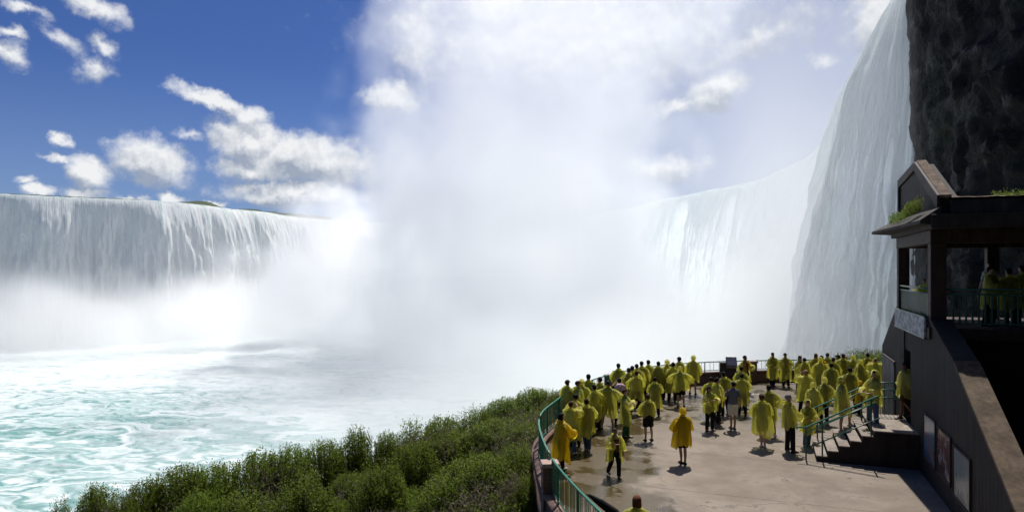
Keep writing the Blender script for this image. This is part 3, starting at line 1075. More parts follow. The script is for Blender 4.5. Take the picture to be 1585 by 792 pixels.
def build_pillars():
    labels = ['square brick pillar with broad pinkish cap, nearest on the curved terrace railing',
              'second brick pillar along the railing, beside the leaning woman in the poncho',
              'brick pillar in the railing behind the first visitors in dark caps',
              'brick pillar in the railing behind the man with outstretched arms',
              'brick pillar in the far railing behind the crowd left of the dark kiosk',
              'brick pillar in the far railing just right of the dark kiosk',
              'brick pillar at the right end of the far railing by the green slope']
    for k, s in enumerate(pill_s):
        if k == 1:
            continue
        p, t = rp(s, 0.03)
        e = empty('brick_pillar', (p[0], p[1], DZ), math.atan2(t[1], t[0]))
        setp(e, labels[k], 'pillar', 'brick pillars between the railing panels')
        hh = 0.86 if k == 0 else (0.74 if k == 1 else 0.98)
        box('pillar_shaft', -0.19, 0.19, -0.19, 0.19, -1.2, hh, M_BRICK, e, 0.012)
        v, f = box_vf(-0.24, 0.24, -0.24, 0.24, hh + 0.002, hh + 0.10)
        v[4:] = [(x * 0.86, y * 0.86, z) for x, y, z in v[4:]]
        o = mesh_obj('cap', v, f, M_CONC, e)
        bevel_obj(o, 0.012)


build_pillars()


def build_rails():
    ends = [0.4] + pill_s + [float(rail_s[-1]) - 0.1]
    labels = ['green railing with thin balusters at the bottom edge, nearest stretch of the curve',
              'short curved green railing panel beside the leaning visitor',
              'green railing panel behind the visitors in dark caps',
              'green railing panel on the left bend of the terrace behind the crowd',
              'green railing panel on the far left bend hidden mostly by ponchos',
              'far green railing panel carrying the dark kiosk against the white mist',
              'far green railing panel behind the two visitors facing the camera',
              'far green railing panel at the right end near the bushy slope']
    bal_near = None
    for k in range(len(ends) - 1):
        s0, s1 = ends[k] + (0.2 if k else 0), ends[k + 1] - 0.2
        p0, _ = rp(s0)
        e = empty('metal_railing', (p0[0], p0[1], DZ))
        setp(e, labels[k], 'railing', 'green metal railings round the terrace')
        ss_ = np.linspace(s0, s1, max(3, int((s1 - s0) / 0.35)))
        mt = M_GREEN
        def line(z, r, nm):
            pts = []
            for q in ss_:
                p, _t = rp(q, 0.0)
                zz = z if z > 0.5 else float(wall_height(q)) - DZ + 0.09
                pts.append((p[0] - p0[0], p[1] - p0[1], zz))
            return tube(nm, pts, r, mt, e, 8)
        line(1.08, 0.026, 'top_rail')
        line(0.2, 0.018, 'bottom_rail')
        nb = int((s1 - s0) / 0.125)
        first = None
        for b in range(nb + 1):
            q = s0 + (s1 - s0) * b / nb
            p, t = rp(q, 0.0)
            zb = float(wall_height(q)) - DZ + (0.0 if b % 12 == 0 else 0.09)
            loc = (p[0] - p0[0], p[1] - p0[1], 0)
            if b % 12 == 0 and s1 - q > 0.5 or b == nb:
                v, f = box_vf(-.022, .022, -.022, .022, zb, 1.075)
                o = mesh_obj('post', v, f, mt, e)
                o.location = loc
            else:
                if k > 3 and b % 2:
                    continue
                if first is None:
                    v, f = tube_vf([(0, 0, 0), (0, 0, 1)], 0.009, 6)
                    first = mesh_obj('baluster', v, f, mt, e)
                    first.location = (loc[0], loc[1], zb)
                    first.scale = (1, 1, 1.07 - zb)
                else:
                    c = copy_mesh_obj(first, e, loc=(loc[0], loc[1], zb))
                    c.scale = (1, 1, 1.07 - zb)


build_rails()


def build_kiosk():
    e = empty('viewing_kiosk', (10.55, 33.25, DZ), R(-12))
    setp(e, 'dark boxy kiosk with a tilted grey face standing at the far railing', 'kiosk')
    md = mat_plain('kiosk_dark', (0.025, 0.022, 0.028), 0.5)
    mg = mat_plain('kiosk_grey', (0.17, 0.145, 0.17), 0.4)
    ml = mat_plain('kiosk_plate', (0.40, 0.36, 0.38), 0.35)
    box('side_cabinet', -0.42, -0.12, -0.17, 0.17, 0.0, 1.12, md, e, 0.012)
    box('pedestal', -0.118, 0.36, -0.17, 0.17, 0.0, 0.86, md, e, 0.012)
    prism('console', [(-0.23, 0.862), (0.19, 0.862), (0.19, 1.38), (0.02, 1.40), (-0.23, 0.98)], 'x', -0.125, 0.37, mg, e, 0.01)
    v = [(-0.08, -0.225, 1.01), (0.325, -0.225, 1.01), (0.325, 0.005, 1.383), (-0.08, 0.005, 1.383)]
    nrm = Vector((0, -0.855, 0.515)) * 0.012
    vv = [tuple(Vector(q) + nrm * 0.3) for q in v] + [tuple(Vector(q) + nrm) for q in v]
    mesh_obj('face_plate', vv, [(0, 1, 2, 3), (4, 5, 6, 7), (0, 1, 5, 4), (1, 2, 6, 5), (2, 3, 7, 6), (3, 0, 4, 7)], ml, e)


build_kiosk()


# ------------------------------------------------------------------ staircase from the terrace to the doorway
RZ = math.atan2(EX.y, EX.x)


def build_stairs():
    e = empty('staircase', (8.97, 20.06, DZ), RZ)
    setp(e, 'short concrete staircase rising from the terrace to the doorway landing', 'stairs')
    n, rise, tread, W = 6, 0.17, 0.30, 2.25
    end = 2.62
    pts = [(0, 0.004)]
    for k in range(n):
        pts.append((tread * k, rise * (k + 1) - 0.035))
        pts.append((tread * (k + 1) if k < n - 1 else end, rise * (k + 1) - 0.035))
    pts.append((end, 0.004))
    prism('stair_body', pts, 'y', 0, W, M_STEPSIDE, e)
    for k in range(n - 1):
        box('step', tread * k - 0.03, tread * (k + 1) - 0.032, -0.02, W, rise * (k + 1) - 0.0345, rise * (k + 1), M_STEP, e, 0.006)
    box('landing', tread * (n - 1) - 0.03, end, -0.02, W + 0.3, rise * n - 0.0345, rise * n, M_STEP, e, 0.006)
    for (yy, lab, nm) in ((0.06, 'near green handrail climbing the stair edge facing the camera', 'near'), (W - 0.06, 'far green handrail climbing the stairs on the crowd side', 'far')):
        w = Vector((8.97, 20.06, DZ)) + DX * yy
        h = empty('stair_handrail', w, RZ)
        setp(h, lab, 'handrail', 'green handrails of the short stairs')
        zt = lambda x: max(0.0, min(1.02, (x + 0.28) / 0.3 * 0.17))
        x0, x1 = -0.30, 1.55
        sl = 0.17 / 0.30
        tube('top_rail', [(x0 - 0.28, 0, 0.93), (x0, 0, 0.95), (x1, 0, 1.02 + 0.95), (x1 + (0.3 if nm == 'far' else 0.05), 0, 1.02 + 0.96)], 0.025, M_GREEN, h)
        tube('middle_rail', [(x0, 0, 0.80), (x1, 0, 1.02 + 0.80)], 0.018, M_GREEN, h)
        tube('lower_rail', [(x0, 0, 0.33), (x1 + 0.1, 0, 1.02 + 0.36)], 0.018, M_GREEND, h)
        for x in (0.14, 1.42):
            box('post', x - 0.022, x + 0.022, -0.022, 0.022, 0.17 if x < 1 else 0.85, (x - x0) / (x1 - x0) * 1.02 + 0.95, M_GREEND, h, 0.004)
        if nm == 'near':
            box('post', x0 - 0.022, x0 + 0.022, -0.022, 0.022, 0.004, 0.95, M_GREEND, h, 0.004)
    g = empty('landing_railing', Vector((8.97, 20.06, DZ + 1.02)) + DX * (W + 0.2) + EX * 1.6, RZ)
    setp(g, 'dark green railing with vertical bars closing the back of the stair landing', 'railing')
    for z in (0.55, 0.8, 1.02):
        tube('rail', [(0, 0, z), (1.0, 0, z)], 0.02, M_GREEND, g)
    for x in (0.02, 0.98):
        box('post', x - 0.02, x + 0.02, -0.021, 0.021, 0.0, 1.03, M_GREEND, g, 0.003)
    for k in range(7):
        tube('baluster', [(0.14 + k * 0.12, 0, 0.0), (0.14 + k * 0.12, 0, 1.0)], 0.009, M_GREEND, g, 6)


build_stairs()


# ------------------------------------------------------------------ long wall, shelter above it
OW = Vector((wall_x(17.8), 17.8, 0))


def build_long_wall():
    e = empty('boundary_wall', OW, RZ)
    setp(e, 'long dark board-marked wall with a sloping top beside the terrace', 'wall')
    # local y along the wall: camera side negative
    def yl(Y):
        return (Y - 17.8) / 0.9367
    T_ = 0.42
    # near run with the sloping parapet
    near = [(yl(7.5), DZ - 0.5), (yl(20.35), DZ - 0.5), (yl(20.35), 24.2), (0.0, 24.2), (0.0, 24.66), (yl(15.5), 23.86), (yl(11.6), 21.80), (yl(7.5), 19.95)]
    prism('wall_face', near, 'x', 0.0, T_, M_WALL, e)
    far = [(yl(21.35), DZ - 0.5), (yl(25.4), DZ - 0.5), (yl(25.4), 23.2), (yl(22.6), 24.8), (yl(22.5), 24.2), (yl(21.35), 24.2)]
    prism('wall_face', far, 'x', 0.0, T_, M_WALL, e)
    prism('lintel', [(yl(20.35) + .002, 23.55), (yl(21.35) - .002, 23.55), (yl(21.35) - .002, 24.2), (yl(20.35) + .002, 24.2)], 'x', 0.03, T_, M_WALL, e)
    # coping stones on the slope
    a, b, c = (0.0, 24.66), (yl(15.5), 23.86), (yl(7.5), 19.95)
    b2 = (yl(11.6), 21.80)
    cp = [(b[0], b[1] + .003), (b2[0], b2[1] + .003), (c[0], c[1] + .003), (c[0], c[1] + .09), (b2[0], b2[1] + .09), (b[0], b[1] + .10)]
    prism('sloping_cap', cp, 'x', -0.04, T_ + 0.05, M_CAP, e, 0.01)
    cp = [(a[0] - .002, a[1] + .003), (b[0] + .002, b[1] + .003), (b[0] + .002, b[1] + .08), (a[0] - .002, a[1] + .08)]
    prism('shade_dark_cap', cp, 'x', -0.03, T_ + 0.04, M_WALL, e, 0.01)  # same coping, the shelter's shade painted on by the dark wall material
    # inner cheek on the far side of the hidden stair
    # posters
    defs = [(18.57, 17.22, 22.17, 20.95, 'framed panel in dull blue on the dark wall, farthest of the three', (0.06, 0.11, 0.17), (0.15, 0.22, 0.27), 0),
            (17.07, 15.78, 22.13, 20.97, 'framed reddish brown panel on the dark wall, middle of the three', (0.06, 0.045, 0.05), (0.18, 0.10, 0.08), 1),
            (15.59, 14.26, 22.04, 20.87, 'framed pale green and white panel on the dark wall, nearest the camera', (0.12, 0.16, 0.155), (0.25, 0.28, 0.27), 2)]
    for (Y1, Y0, zt, zb, lab, c1, c2, kk) in defs:
        w = OW + DX * yl(Y0)
        p = empty('wall_panel', (w.x, w.y, zb), RZ)
        setp(p, lab, 'display panel', 'framed display panels on the long wall')
        L = yl(Y1) - yl(Y0)
        H = zt - zb
        m, T, bb = new_mat('panel_print')
        g = T.n('ShaderNodeTexCoord').outputs['Object']
        s = T.sep(g)
        nn = T.noise(T.v('MULTIPLY', g, (1, 1.0, 1.0)), 3.4, 3.0, 0.5)
        f = T.rng(T.m('ADD', T.m('MULTIPLY', s[2], 0.5), nn), 0.45, 0.95)
        cc = T.mix(f, c1, c2)
        blob = T.rng(T.noise(g, 2.2 + kk, 2.0), 0.52, 0.60)
        cc = T.mix(T.m('MULTIPLY', blob, 0.5), cc, ((0.30, 0.12, 0.10), (0.34, 0.34, 0.38), (0.22, 0.36, 0.30))[kk])
        T.link(cc, bb.inputs['Base Color'])
        pr(bb, rough=0.25, spec=0.5)
        box('print', -0.022, -0.004, 0.045, L - 0.045, 0.045, H - 0.045, m, p, 0)
        for (y0, y1, z0, z1) in ((0, 0.042, 0, H), (L - 0.042, L, 0, H), (0.044, L - 0.044, 0, 0.042), (0.044, L - 0.044, H - 0.042, H)):
            box('frame', -0.045, -0.003, y0, y1, z0, z1, M_TRIM, p, 0.004)
    # pale corrugated shutter on the far stub of the wall
    w = OW + DX * yl(22.75)
    sh = empty('metal_shutter', (w.x, w.y, DZ), RZ)
    setp(sh, 'pale ribbed metal shutter at the far foot of the dark wall behind the stairs', 'shutter')
    ms = mat_plain('shutter_metal', (0.16, 0.16, 0.16), 0.5, 0.3)
    yy = np.linspace(0, 2.4, 73)
    Z = np.array([0.05, 2.5])
    P = np.empty((73, 2, 3))
    P[..., 1] = yy[:, None]
    P[..., 2] = Z[None, :]
    P[..., 0] = -0.035 + 0.016 * np.sign(np.sin(yy * 26))[:, None]
    grid_obj('ribbed_sheet', P, ms, smooth=False, parent=sh)
    box('rail', -0.06, -0.003, -0.03, 2.43, 2.505, 2.56, M_TRIM, sh, 0.004)


build_long_wall()


def build_shelter():
    e = empty('viewing_shelter', OW, RZ)
    setp(e, 'dark roofed viewing shelter with a gable and open sides above the wall', 'shelter')
    F0 = 24.5
    L = 5.0
    D = 4.3
    box('floor_slab', -0.06, D, -0.05, L, 24.205, F0, M_TRIM, e)
    # enclosing walls under the slab (the hidden stairwell), deep shade put into their colour
    box('lower_wall', 0.43, D, 0.0, 0.25, DZ - 0.5, 24.2, M_TIMBER_SHADE, e)
    box('lower_wall', D - 0.25, D, 0.255, L, DZ - 0.5, 24.2, M_TIMBER_SHADE, e)
    box('lower_wall', 0.43, D - 0.255, L - 0.25, L, DZ - 0.5, 24.2, M_TIMBER_SHADE, e)
    for (x, y) in ((0.17, 0.18), (0.15, L - 0.17), (2.6, L - 0.17), (D - 0.2, 0.18), (D - 0.2, L - 0.17)):
        w = 0.18 if y < 1 else 0.16
        box('post', x - w, x + w, y - w, y + w, F0 + 0.002, 26.70, M_TRIM, e, 0.012)
    # beams
    box('beam', -0.02, 0.34, -0.02, L + 0.02, 26.705, 27.05, M_TRIM, e)
    box('beam', 0.343, D, -0.02, 0.34, 26.705, 27.05, M_TRIM, e)
    box('beam', 0.343, D, L - 0.34, L + 0.02, 26.705, 27.05, M_TRIM, e)
    # main roof, overhanging the camera side
    box('roof', -0.12, D + 0.6, -0.62, L + 0.4, 27.053, 27.42, M_TIMBER_SHADE, e, 0.02)
    rf = prism('upper_roof', [(-0.50, 27.423), (L + 0.3, 27.423), (L + 0.2, 27.75), (2.4, 28.0), (-0.40, 27.80)], 'x', 0.34, D + 0.5, M_TIMBER_SHADE, e, 0.02)
    # ragged sunlit covering
    xs = np.linspace(0.36, D + 0.48, 60)
    ys = np.linspace(-0.44, L + 0.2, 50)
    X, Y = np.meshgrid(xs, ys, indexing='ij')
    Zr = np.where(Y < 2.4, 27.80 + (Y + 0.4) / 2.8 * 0.2, 28.0 - (Y - 2.4) / 2.8 * 0.25) + 0.05 + 0.035 * fbm(X * 4, Y * 4, octv=3, seed=131)
    grid_obj('roof_covering', np.stack([X, Y, Zr], 2), M_ROOFTOP, parent=e)
    # sloping skirt on the river side
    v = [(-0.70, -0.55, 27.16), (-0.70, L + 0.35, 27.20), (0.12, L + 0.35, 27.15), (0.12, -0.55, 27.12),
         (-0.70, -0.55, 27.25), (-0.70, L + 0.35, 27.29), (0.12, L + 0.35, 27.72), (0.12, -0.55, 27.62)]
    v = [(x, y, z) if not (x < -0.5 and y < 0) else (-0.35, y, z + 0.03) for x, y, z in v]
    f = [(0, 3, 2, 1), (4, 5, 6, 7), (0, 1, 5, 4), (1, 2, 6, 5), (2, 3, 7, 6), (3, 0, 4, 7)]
    o = mesh_obj('eave', v, f, M_TIMBER_SHADE, e)
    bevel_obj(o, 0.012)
    # gable
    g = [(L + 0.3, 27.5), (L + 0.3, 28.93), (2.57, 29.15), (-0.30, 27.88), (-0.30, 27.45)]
    prism('gable', g, 'x', 0.13, 0.33, M_TIMBER_SHADE, e)
    tr = lambda p, q, w0: [(p[0], p[1]), (q[0], q[1]), (q[0], q[1] - w0), (p[0], p[1] - w0)]
    prism('gable_trim', [(L + 0.32, 28.98), (2.57, 29.20), (2.57, 28.95), (L + 0.32, 28.72)], 'x', 0.06, 0.127, M_TRIM, e)
    prism('gable_trim', [(2.568, 29.20), (-0.36, 27.92), (-0.36, 27.55), (2.568, 28.93)], 'x', 0.06, 0.127, M_TRIM, e)
    prism('gable_trim', [(L + 0.32, 28.71), (L + 0.16, 28.71), (L + 0.16, 27.6), (L + 0.32, 27.6)], 'x', 0.06, 0.127, M_TRIM, e)
    prism('gable_coping', [(2.6, 29.155), (-0.38, 27.84), (-0.38, 27.92), (2.6, 29.25)], 'x', 0.131, 0.38, M_ROOFTOP, e, 0.01)
    prism('gable_return', [(-0.30, 27.45), (-0.30, 27.83), (2.5, 29.1), (2.5, 27.45)], 'x', 0.335, 0.55, M_TIMBER_SHADE, e)
    # sign board on the fascia
    w = OW + DX * 0.25
    s = empty('fascia_board', (w.x, w.y, 24.18), RZ)
    setp(s, 'long faded whitish sign board fixed below the shelter railing', 'sign board')
    m, T, b = new_mat('faded_board')
    gg = T.n('ShaderNodeTexCoord').outputs['Object']
    c = T.mix(T.rng(T.noise(T.v('MULTIPLY', gg, (1, 1.3, 3)), 2.2, 5.0, 0.6), 0.35, 0.65), (0.16, 0.18, 0.19), (0.42, 0.45, 0.46))
    T.link(c, b.inputs['Base Color'])
    pr(b, rough=0.7)
    box('board', -0.115, -0.065, 0.0, 4.45, 0.03, 0.56, m, s, 0.006)
    for z in (0.0, 0.565):
        box('frame', -0.125, -0.063, -0.03, 4.48, z, z + 0.028, M_GREEND, s, 0.003)
    # balustrades of the shelter
    for (a, bq, lab) in (((0.05, 0.38), (0.05, L - 0.36), 'small dark green balustrade under the left opening of the shelter'),
                         ((0.38, 0.10), (D - 0.4, 0.10), 'dark green balustrade across the camera side of the shelter')):
        w0 = OW + EX * a[0] + DX * a[1]
        d = Vector((bq[0] - a[0], bq[1] - a[1], 0))
        Lh = d.length
        bz = empty('balustrade', (w0.x, w0.y, F0), RZ + math.atan2(d.y, d.x))
        setp(bz, lab, 'balustrade')
        for z, r in ((0.12, 0.02), (0.88, 0.02), (1.0, 0.028)):
            tube('rail', [(0, 0, z), (Lh, 0, z)], r, M_GREEND, bz)
        k = int(Lh / 0.14)
        for i in range(1, k):
            v, f = box_vf(-0.022, 0.022, -0.008, 0.008, 0.121, 0.879)
            o = mesh_obj('baluster', v, f, M_GREEND, bz)
            o.location = (i * Lh / k, 0, 0)


build_shelter()
# ------------------------------------------------------------------ plants
def mat_leaf(name, dark, light, tr=0.48):
    m, T, b = new_mat(name)
    at = T.n('ShaderNodeAttribute', attribute_name='tint').outputs['Fac']
    oi = T.n('ShaderNodeObjectInfo').outputs['Random']
    col = T.mix(at, dark, light)
    hs = T.n('ShaderNodeHueSaturation')
    T.put(hs.inputs['Hue'], T.m('ADD', 0.485, T.m('MULTIPLY', oi, 0.03)))
    T.put(hs.inputs['Value'], T.m('ADD', 0.72, T.m('MULTIPLY', oi, 0.5)))
    T.put(hs.inputs['Color'], col)
    col = hs.outputs[0]
    T.link(col, b.inputs['Base Color'])
    pr(b, rough=0.6, spec=0.25)
    t = T.n('ShaderNodeBsdfTranslucent')
    T.put(t.inputs['Color'], T.mix(0.4, col, (0.20, 0.27, 0.03)))
    ms = T.n('ShaderNodeMixShader')
    ms.inputs[0].default_value = tr
    T.link(b.outputs[0], ms.inputs[1])
    T.link(t.outputs[0], ms.inputs[2])
    T.link(ms.outputs[0], m.node_tree.nodes['Material Output'].inputs[0])
    return m


M_LEAF = mat_leaf('shrub_leaves', (0.034, 0.055, 0.010), (0.175, 0.235, 0.032))
M_LEAF2 = mat_leaf('undergrowth_leaves', (0.038, 0.060, 0.010), (0.165, 0.205, 0.035))
M_WEED = mat_leaf('dry_weed_heads', (0.065, 0.045, 0.045), (0.19, 0.135, 0.14), 0.3)
M_PALE = mat_leaf('pale_tip_leaves', (0.05, 0.085, 0.018), (0.17, 0.22, 0.05))


def leaf_mesh(name, C, Dv, L, Wd, tint, mat, rng, mi=None, mats=None):
    n = len(C)
    r = rng.normal(size=(n, 3))
    S = np.cross(Dv, r)
    S /= np.linalg.norm(S, axis=1)[:, None] + 1e-9
    L = np.broadcast_to(np.asarray(L, float), (n,))[:, None]
    Wd = np.broadcast_to(np.asarray(Wd, float), (n,))[:, None]
    mid = C + Dv * L * 0.45
    V = np.stack([C, mid + S * Wd * .5, C + Dv * L, mid - S * Wd * .5], 1).reshape(-1, 3)
    me = bpy.data.meshes.new(name)
    me.vertices.add(4 * n)
    me.vertices.foreach_set('co', V.ravel().astype(np.float32))
    me.loops.add(4 * n)
    me.loops.foreach_set('vertex_index', np.arange(4 * n, dtype=np.int32))
    me.polygons.add(n)
    me.polygons.foreach_set('loop_start', (np.arange(n) * 4).astype(np.int32))
    me.polygons.foreach_set('loop_total', np.full(n, 4, np.int32))
    at = me.attributes.new('tint', 'FLOAT', 'POINT')
    at.data.foreach_set('value', np.repeat(np.clip(tint, 0, 1), 4).astype(np.float32))
    if mats:
        for q in mats:
            me.materials.append(q)
        me.polygons.foreach_set('material_index', mi.astype(np.int32))
    else:
        me.materials.append(mat)
    me.update(calc_edges=True)
    return me


def unit(v):
    return v / (np.linalg.norm(v, axis=1)[:, None] + 1e-9)


def shrub_protos(kind, seed):
    """leafy mass of many upright shoots; unit height 1, returns (leaf mesh, stem mesh)"""
    rng = np.random.default_rng(seed)
    H = 1.0
    ns = {'dense': 300, 'loose': 190, 'upright': 190}[kind]
    rad = {'dense': 0.62, 'loose': 0.50, 'upright': 0.42}[kind]
    C, Dv, L, W_, Tn, MI = [], [], [], [], [], []
    SV, SF = [], []
    for k in range(ns):
        a = rng.uniform(0, 2 * math.pi)
        r = rad * math.sqrt(rng.uniform(0, 1))
        lump = 0.86 + 0.16 * math.sin(a * 3 + seed) + 0.12 * math.sin(a * 5 + seed * 2.1)
        top_r = r * lump
        hz = H * (max(0.03, 1 - (r / (rad * 1.08)) ** 3.2)) ** 0.55 * rng.uniform(0.90, 1.04)
        if kind == 'loose':
            hz *= rng.uniform(0.75, 1.12)
        base = np.array([math.cos(a) * r * 0.7, math.sin(a) * r * 0.7, 0.0])
        tip = np.array([math.cos(a) * top_r, math.sin(a) * top_r, hz]) + rng.normal(size=3) * 0.02
        nl = {'dense': 46, 'loose': 48, 'upright': 50}[kind]
        t = rng.uniform(0.12, 1.0, nl) ** 0.8
        bend = np.outer(t * (1 - t) * 0.25, rng.normal(size=3))
        p = base + np.outer(t, tip - base) + bend
        ax = (tip - base) / np.linalg.norm(tip - base)
        d = unit(rng.normal(size=(nl, 3)) * 0.75 + ax * 0.8)
        p = p + rng.normal(size=(nl, 3)) * 0.022
        C.append(p)
        Dv.append(d)
        L.append(rng.uniform(0.040, 0.078, nl) * (1.1 - 0.5 * t))
        W_.append(rng.uniform(0.012, 0.022, nl))
        Tn.append(np.clip(rng.normal(0.15, 0.18, nl) + 0.55 * t ** 2 + rng.normal(0, 0.12), 0, 1))
        mi = np.zeros(nl, int)
        if rng.uniform() < (0.25 if kind != 'dense' else 0.08):
            mi[t > 0.88] = 1
        MI.append(mi)
        if k % 3 == 0:
            v, f = tube_vf([base, base + (tip - base) * 0.5, tip * 0.97], [0.008, 0.005, 0.002], 4, len(SV))
            SV += v
            SF += f
    C, Dv = np.concatenate(C), np.concatenate(Dv)
    me = leaf_mesh('shrub_foliage', C, Dv, np.concatenate(L), np.concatenate(W_), np.concatenate(Tn), None, rng, np.concatenate(MI), [M_LEAF, M_PALE])
    sm = bpy.data.meshes.new('shrub_stems')
    sm.from_pydata([tuple(v) for v in SV], [], SF)
    sm.materials.append(M_STEM)
    return me, sm


M_STEM = mat_plain('stem_bark', (0.05, 0.04, 0.022), 0.9)
PROTO = {'dense': [shrub_protos('dense', 11 + i) for i in range(4)], 'loose': [shrub_protos('loose', 31 + i) for i in range(3)], 'upright': [shrub_protos('upright', 51 + i) for i in range(3)]}


def place_shrub(x, y, h, w, kind, label, group=None, z=None, k=0):
    lm, sm = PROTO[kind][k % len(PROTO[kind])]
    zz = float(terrain_h(np.array([x]), np.array([y]))[0]) - 0.05 if z is None else z
    e = empty('shrub', (x, y, zz), random.uniform(0, 6.28))
    nat = {'dense': 1.10, 'loose': 0.92, 'upright': 0.70}[kind]
    s = w / nat
    e.scale = (s, s, h)
    setp(e, label, 'shrub', group)
    a = bpy.data.objects.new('foliage', lm)
    COL.objects.link(a)
    a.parent = e
    b = bpy.data.objects.new('stem', sm)
    COL.objects.link(b)
    b.parent = e
    return e


random.seed(4)
# (photograph x, y of the top, width, distance, kind, label) - the shrubs one can tell apart
SHR = [
    (92, 772, 44, 21.6, 'loose', 'small wispy purplish bush at the very left end of the planted bank'),
    (150, 750, 56, 22.2, 'upright', 'thin upright bush second from the left end of the bank'),
    (188, 764, 50, 21.8, 'loose', 'low loose bush between the two wispy bushes at the left end'),
    (225, 742, 60, 22.8, 'dense', 'rounded bush against the river just left of the big dark mound'),
    (282, 720, 92, 23.4, 'dense', 'large dark mounded bush standing out against the river, lower left'),
    (330, 716, 80, 23.9, 'dense', 'dark green bush merging with the right flank of the large dark mound'),
    (400, 700, 96, 24.6, 'dense', 'broad dark bush against the foamy water, right of the large mound'),
    (452, 690, 76, 25.0, 'dense', 'round dense bush whose top touches the turquoise patch of water'),
    (503, 681, 66, 25.6, 'dense', 'dark dome shaped bush left of the tall upright bush'),
    (552, 664, 50, 26.2, 'upright', 'tall narrow bush pointing up at the middle of the bank edge'),
    (600, 669, 46, 26.4, 'dense', 'small dark compact bush right of the tall narrow bush'),
    (640, 654, 62, 28.0, 'loose', 'loose pale topped bush midway along the bank edge'),
    (686, 644, 70, 28.8, 'dense', 'wide low bush on the bank edge left of the step in the hedge line'),
    (735, 631, 76, 29.6, 'loose', 'bush with uneven top at the step in the hedge line'),
    (785, 617, 78, 30.8, 'dense', 'full green bush third from the railing along the bank edge'),
    (832, 601, 74, 31.6, 'dense', 'tall bright green bush touching the railing behind the dark capped visitors'),
    (868, 604, 50, 29.5, 'dense', 'leafy bush pressed against the outside of the curved railing'),
    (700, 668, 92, 26.4, 'dense', 'dark rounded bush in front of the hedge line, centre of the bank'),
    (775, 650, 100, 26.6, 'dense', 'big dark bush in the second row behind the pale grassy clearing'),
    (645, 684, 76, 25.2, 'dense', 'medium dark bush right below the small compact bush'),
    (815, 655, 78, 24.8, 'dense', 'bush in the second row nearest the curved railing'),
    (832, 735, 66, 18.8, 'dense', 'dark conical bush beside the near brick pillar, bottom edge'),
    (748, 705, 110, 20.6, 'dense', 'large spreading bush in the front row, left of the conical bush'),
    (800, 690, 70, 21.4, 'loose', 'loose feathery bush behind the conical bush by the pillar'),
    (690, 730, 90, 19.8, 'loose', 'dull green bush at the bottom edge below the spreading bush'),
    (590, 712, 80, 22.6, 'loose', 'scruffy light green bush in the middle of the slope'),
    (470, 735, 90, 21.8, 'loose', 'low scruffy bush at the bottom edge under the dome shaped bush'),
    (380, 752, 90, 21.2, 'loose', 'grassy bush at the bottom edge under the broad dark bush'),
    (306, 762, 80, 20.9, 'dense', 'dark low bush at the bottom edge under the large mound'),
]
for i, (px, py, wpx, Y, kind, lab) in enumerate(SHR):
    x = (px - 792.5) / F * Y
    g = float(terrain_h(np.array([x]), np.array([Y]))[0])
    top = EYE - (py - 418) / F * Y
    place_shrub(x, Y, max(0.9, (top - g + 0.05) * 1.0), wpx / F * Y * 1.12, kind, lab, 'bushes on the river bank', k=i)

# the rest of the thicket and the green slope beyond the terrace
rg = np.random.default_rng(9)
FILLL = 'bushy green shrub growing in the thicket behind the front rows on the bank'
cnt = 0
for _ in range(900):
    Y = rg.uniform(19, 34)
    x = rg.uniform(-17, 1.5)
    px = 792.5 + F * x / Y
    if px < 60 or px > 870:
        continue
    # inside the brow, outside the terrace
    j = np.argmin(np.hypot(rail_c[:, 0] - x, rail_c[:, 1] - Y))
    out = (x - rail_c[j, 0]) * rail_n[j, 0] + (Y - rail_c[j, 1]) * rail_n[j, 1]
    if out < 0.6:
        continue
    yb = np.interp(x, EDGE[:, 0], EDGE[:, 1])
    if Y > yb - 0.2 or Y < yb - 4.5:
        continue
    if cnt >= 16:
        break
    cnt += 1
    place_shrub(x, Y, rg.uniform(0.85, 1.3), rg.uniform(1.1, 1.7), 'dense' if rg.uniform() < .6 else 'loose', FILLL, 'thicket bushes on the bank', k=cnt)
SL = [(9.3, 36.3, 1.0, 2.0), (11.2, 36.8, .9, 2.0), (13.2, 37.0, 1.2, 2.2), (15.0, 37.4, 1.1, 2.2), (16.6, 37.2, 1.5, 2.4), (18.2, 37.4, 1.5, 2.4), (19.9, 37.2, 1.5, 2.6), (17.2, 35.5, .9, 1.6),
      (21.5, 36.6, 1.9, 2.6), (18.9, 35.2, 1.2, 1.6), (20.6, 34.6, 1.1, 1.8), (7.3, 35.0, .9, 1.6)]
SLL = ['low bush behind the far railing just left of the dark kiosk', 'low bush behind the far railing just right of the dark kiosk',
       'bush behind the far railing between the kiosk and the first visitor facing the camera', 'bush behind the two visitors facing the camera at the far railing',
       'bush on the green slope behind the red shirted visitor', 'bush on the green slope left of the man in the white cap',
       'bush on the green slope directly behind the man in the white cap', 'small bush by the far railing beneath the green slope',
       'highest bush on the green slope touching the dark building corner', 'short bush at the end of the far railing',
       'bush beside the pale shutter at the top of the slope', 'low bush behind the far railing behind the tall hooded visitor']
for i, (x, y, h, w) in enumerate(SL):
    place_shrub(x, y, h * 0.62, w, 'dense' if i % 3 else 'loose', SLL[i], 'bushes on the slope beyond the terrace', k=i)
SR = [(15.6, 21.8, 1.6, 1.9), (17.2, 22.6, 1.8, 2.2), (16.1, 20.6, 1.2, 1.6), (14.9, 18.6, 1.2, 1.5), (18.6, 23.6, 2.0, 2.3)]
SRL = ['sunlit bush at the right edge beyond the sloping wall, upper one', 'tall bush in shade right of the sloping wall', 'lower sunlit bush beside the sloping wall',
       'bush half hidden by the sloping cap of the wall', 'farthest bush in the dark below the cliff at the right edge']
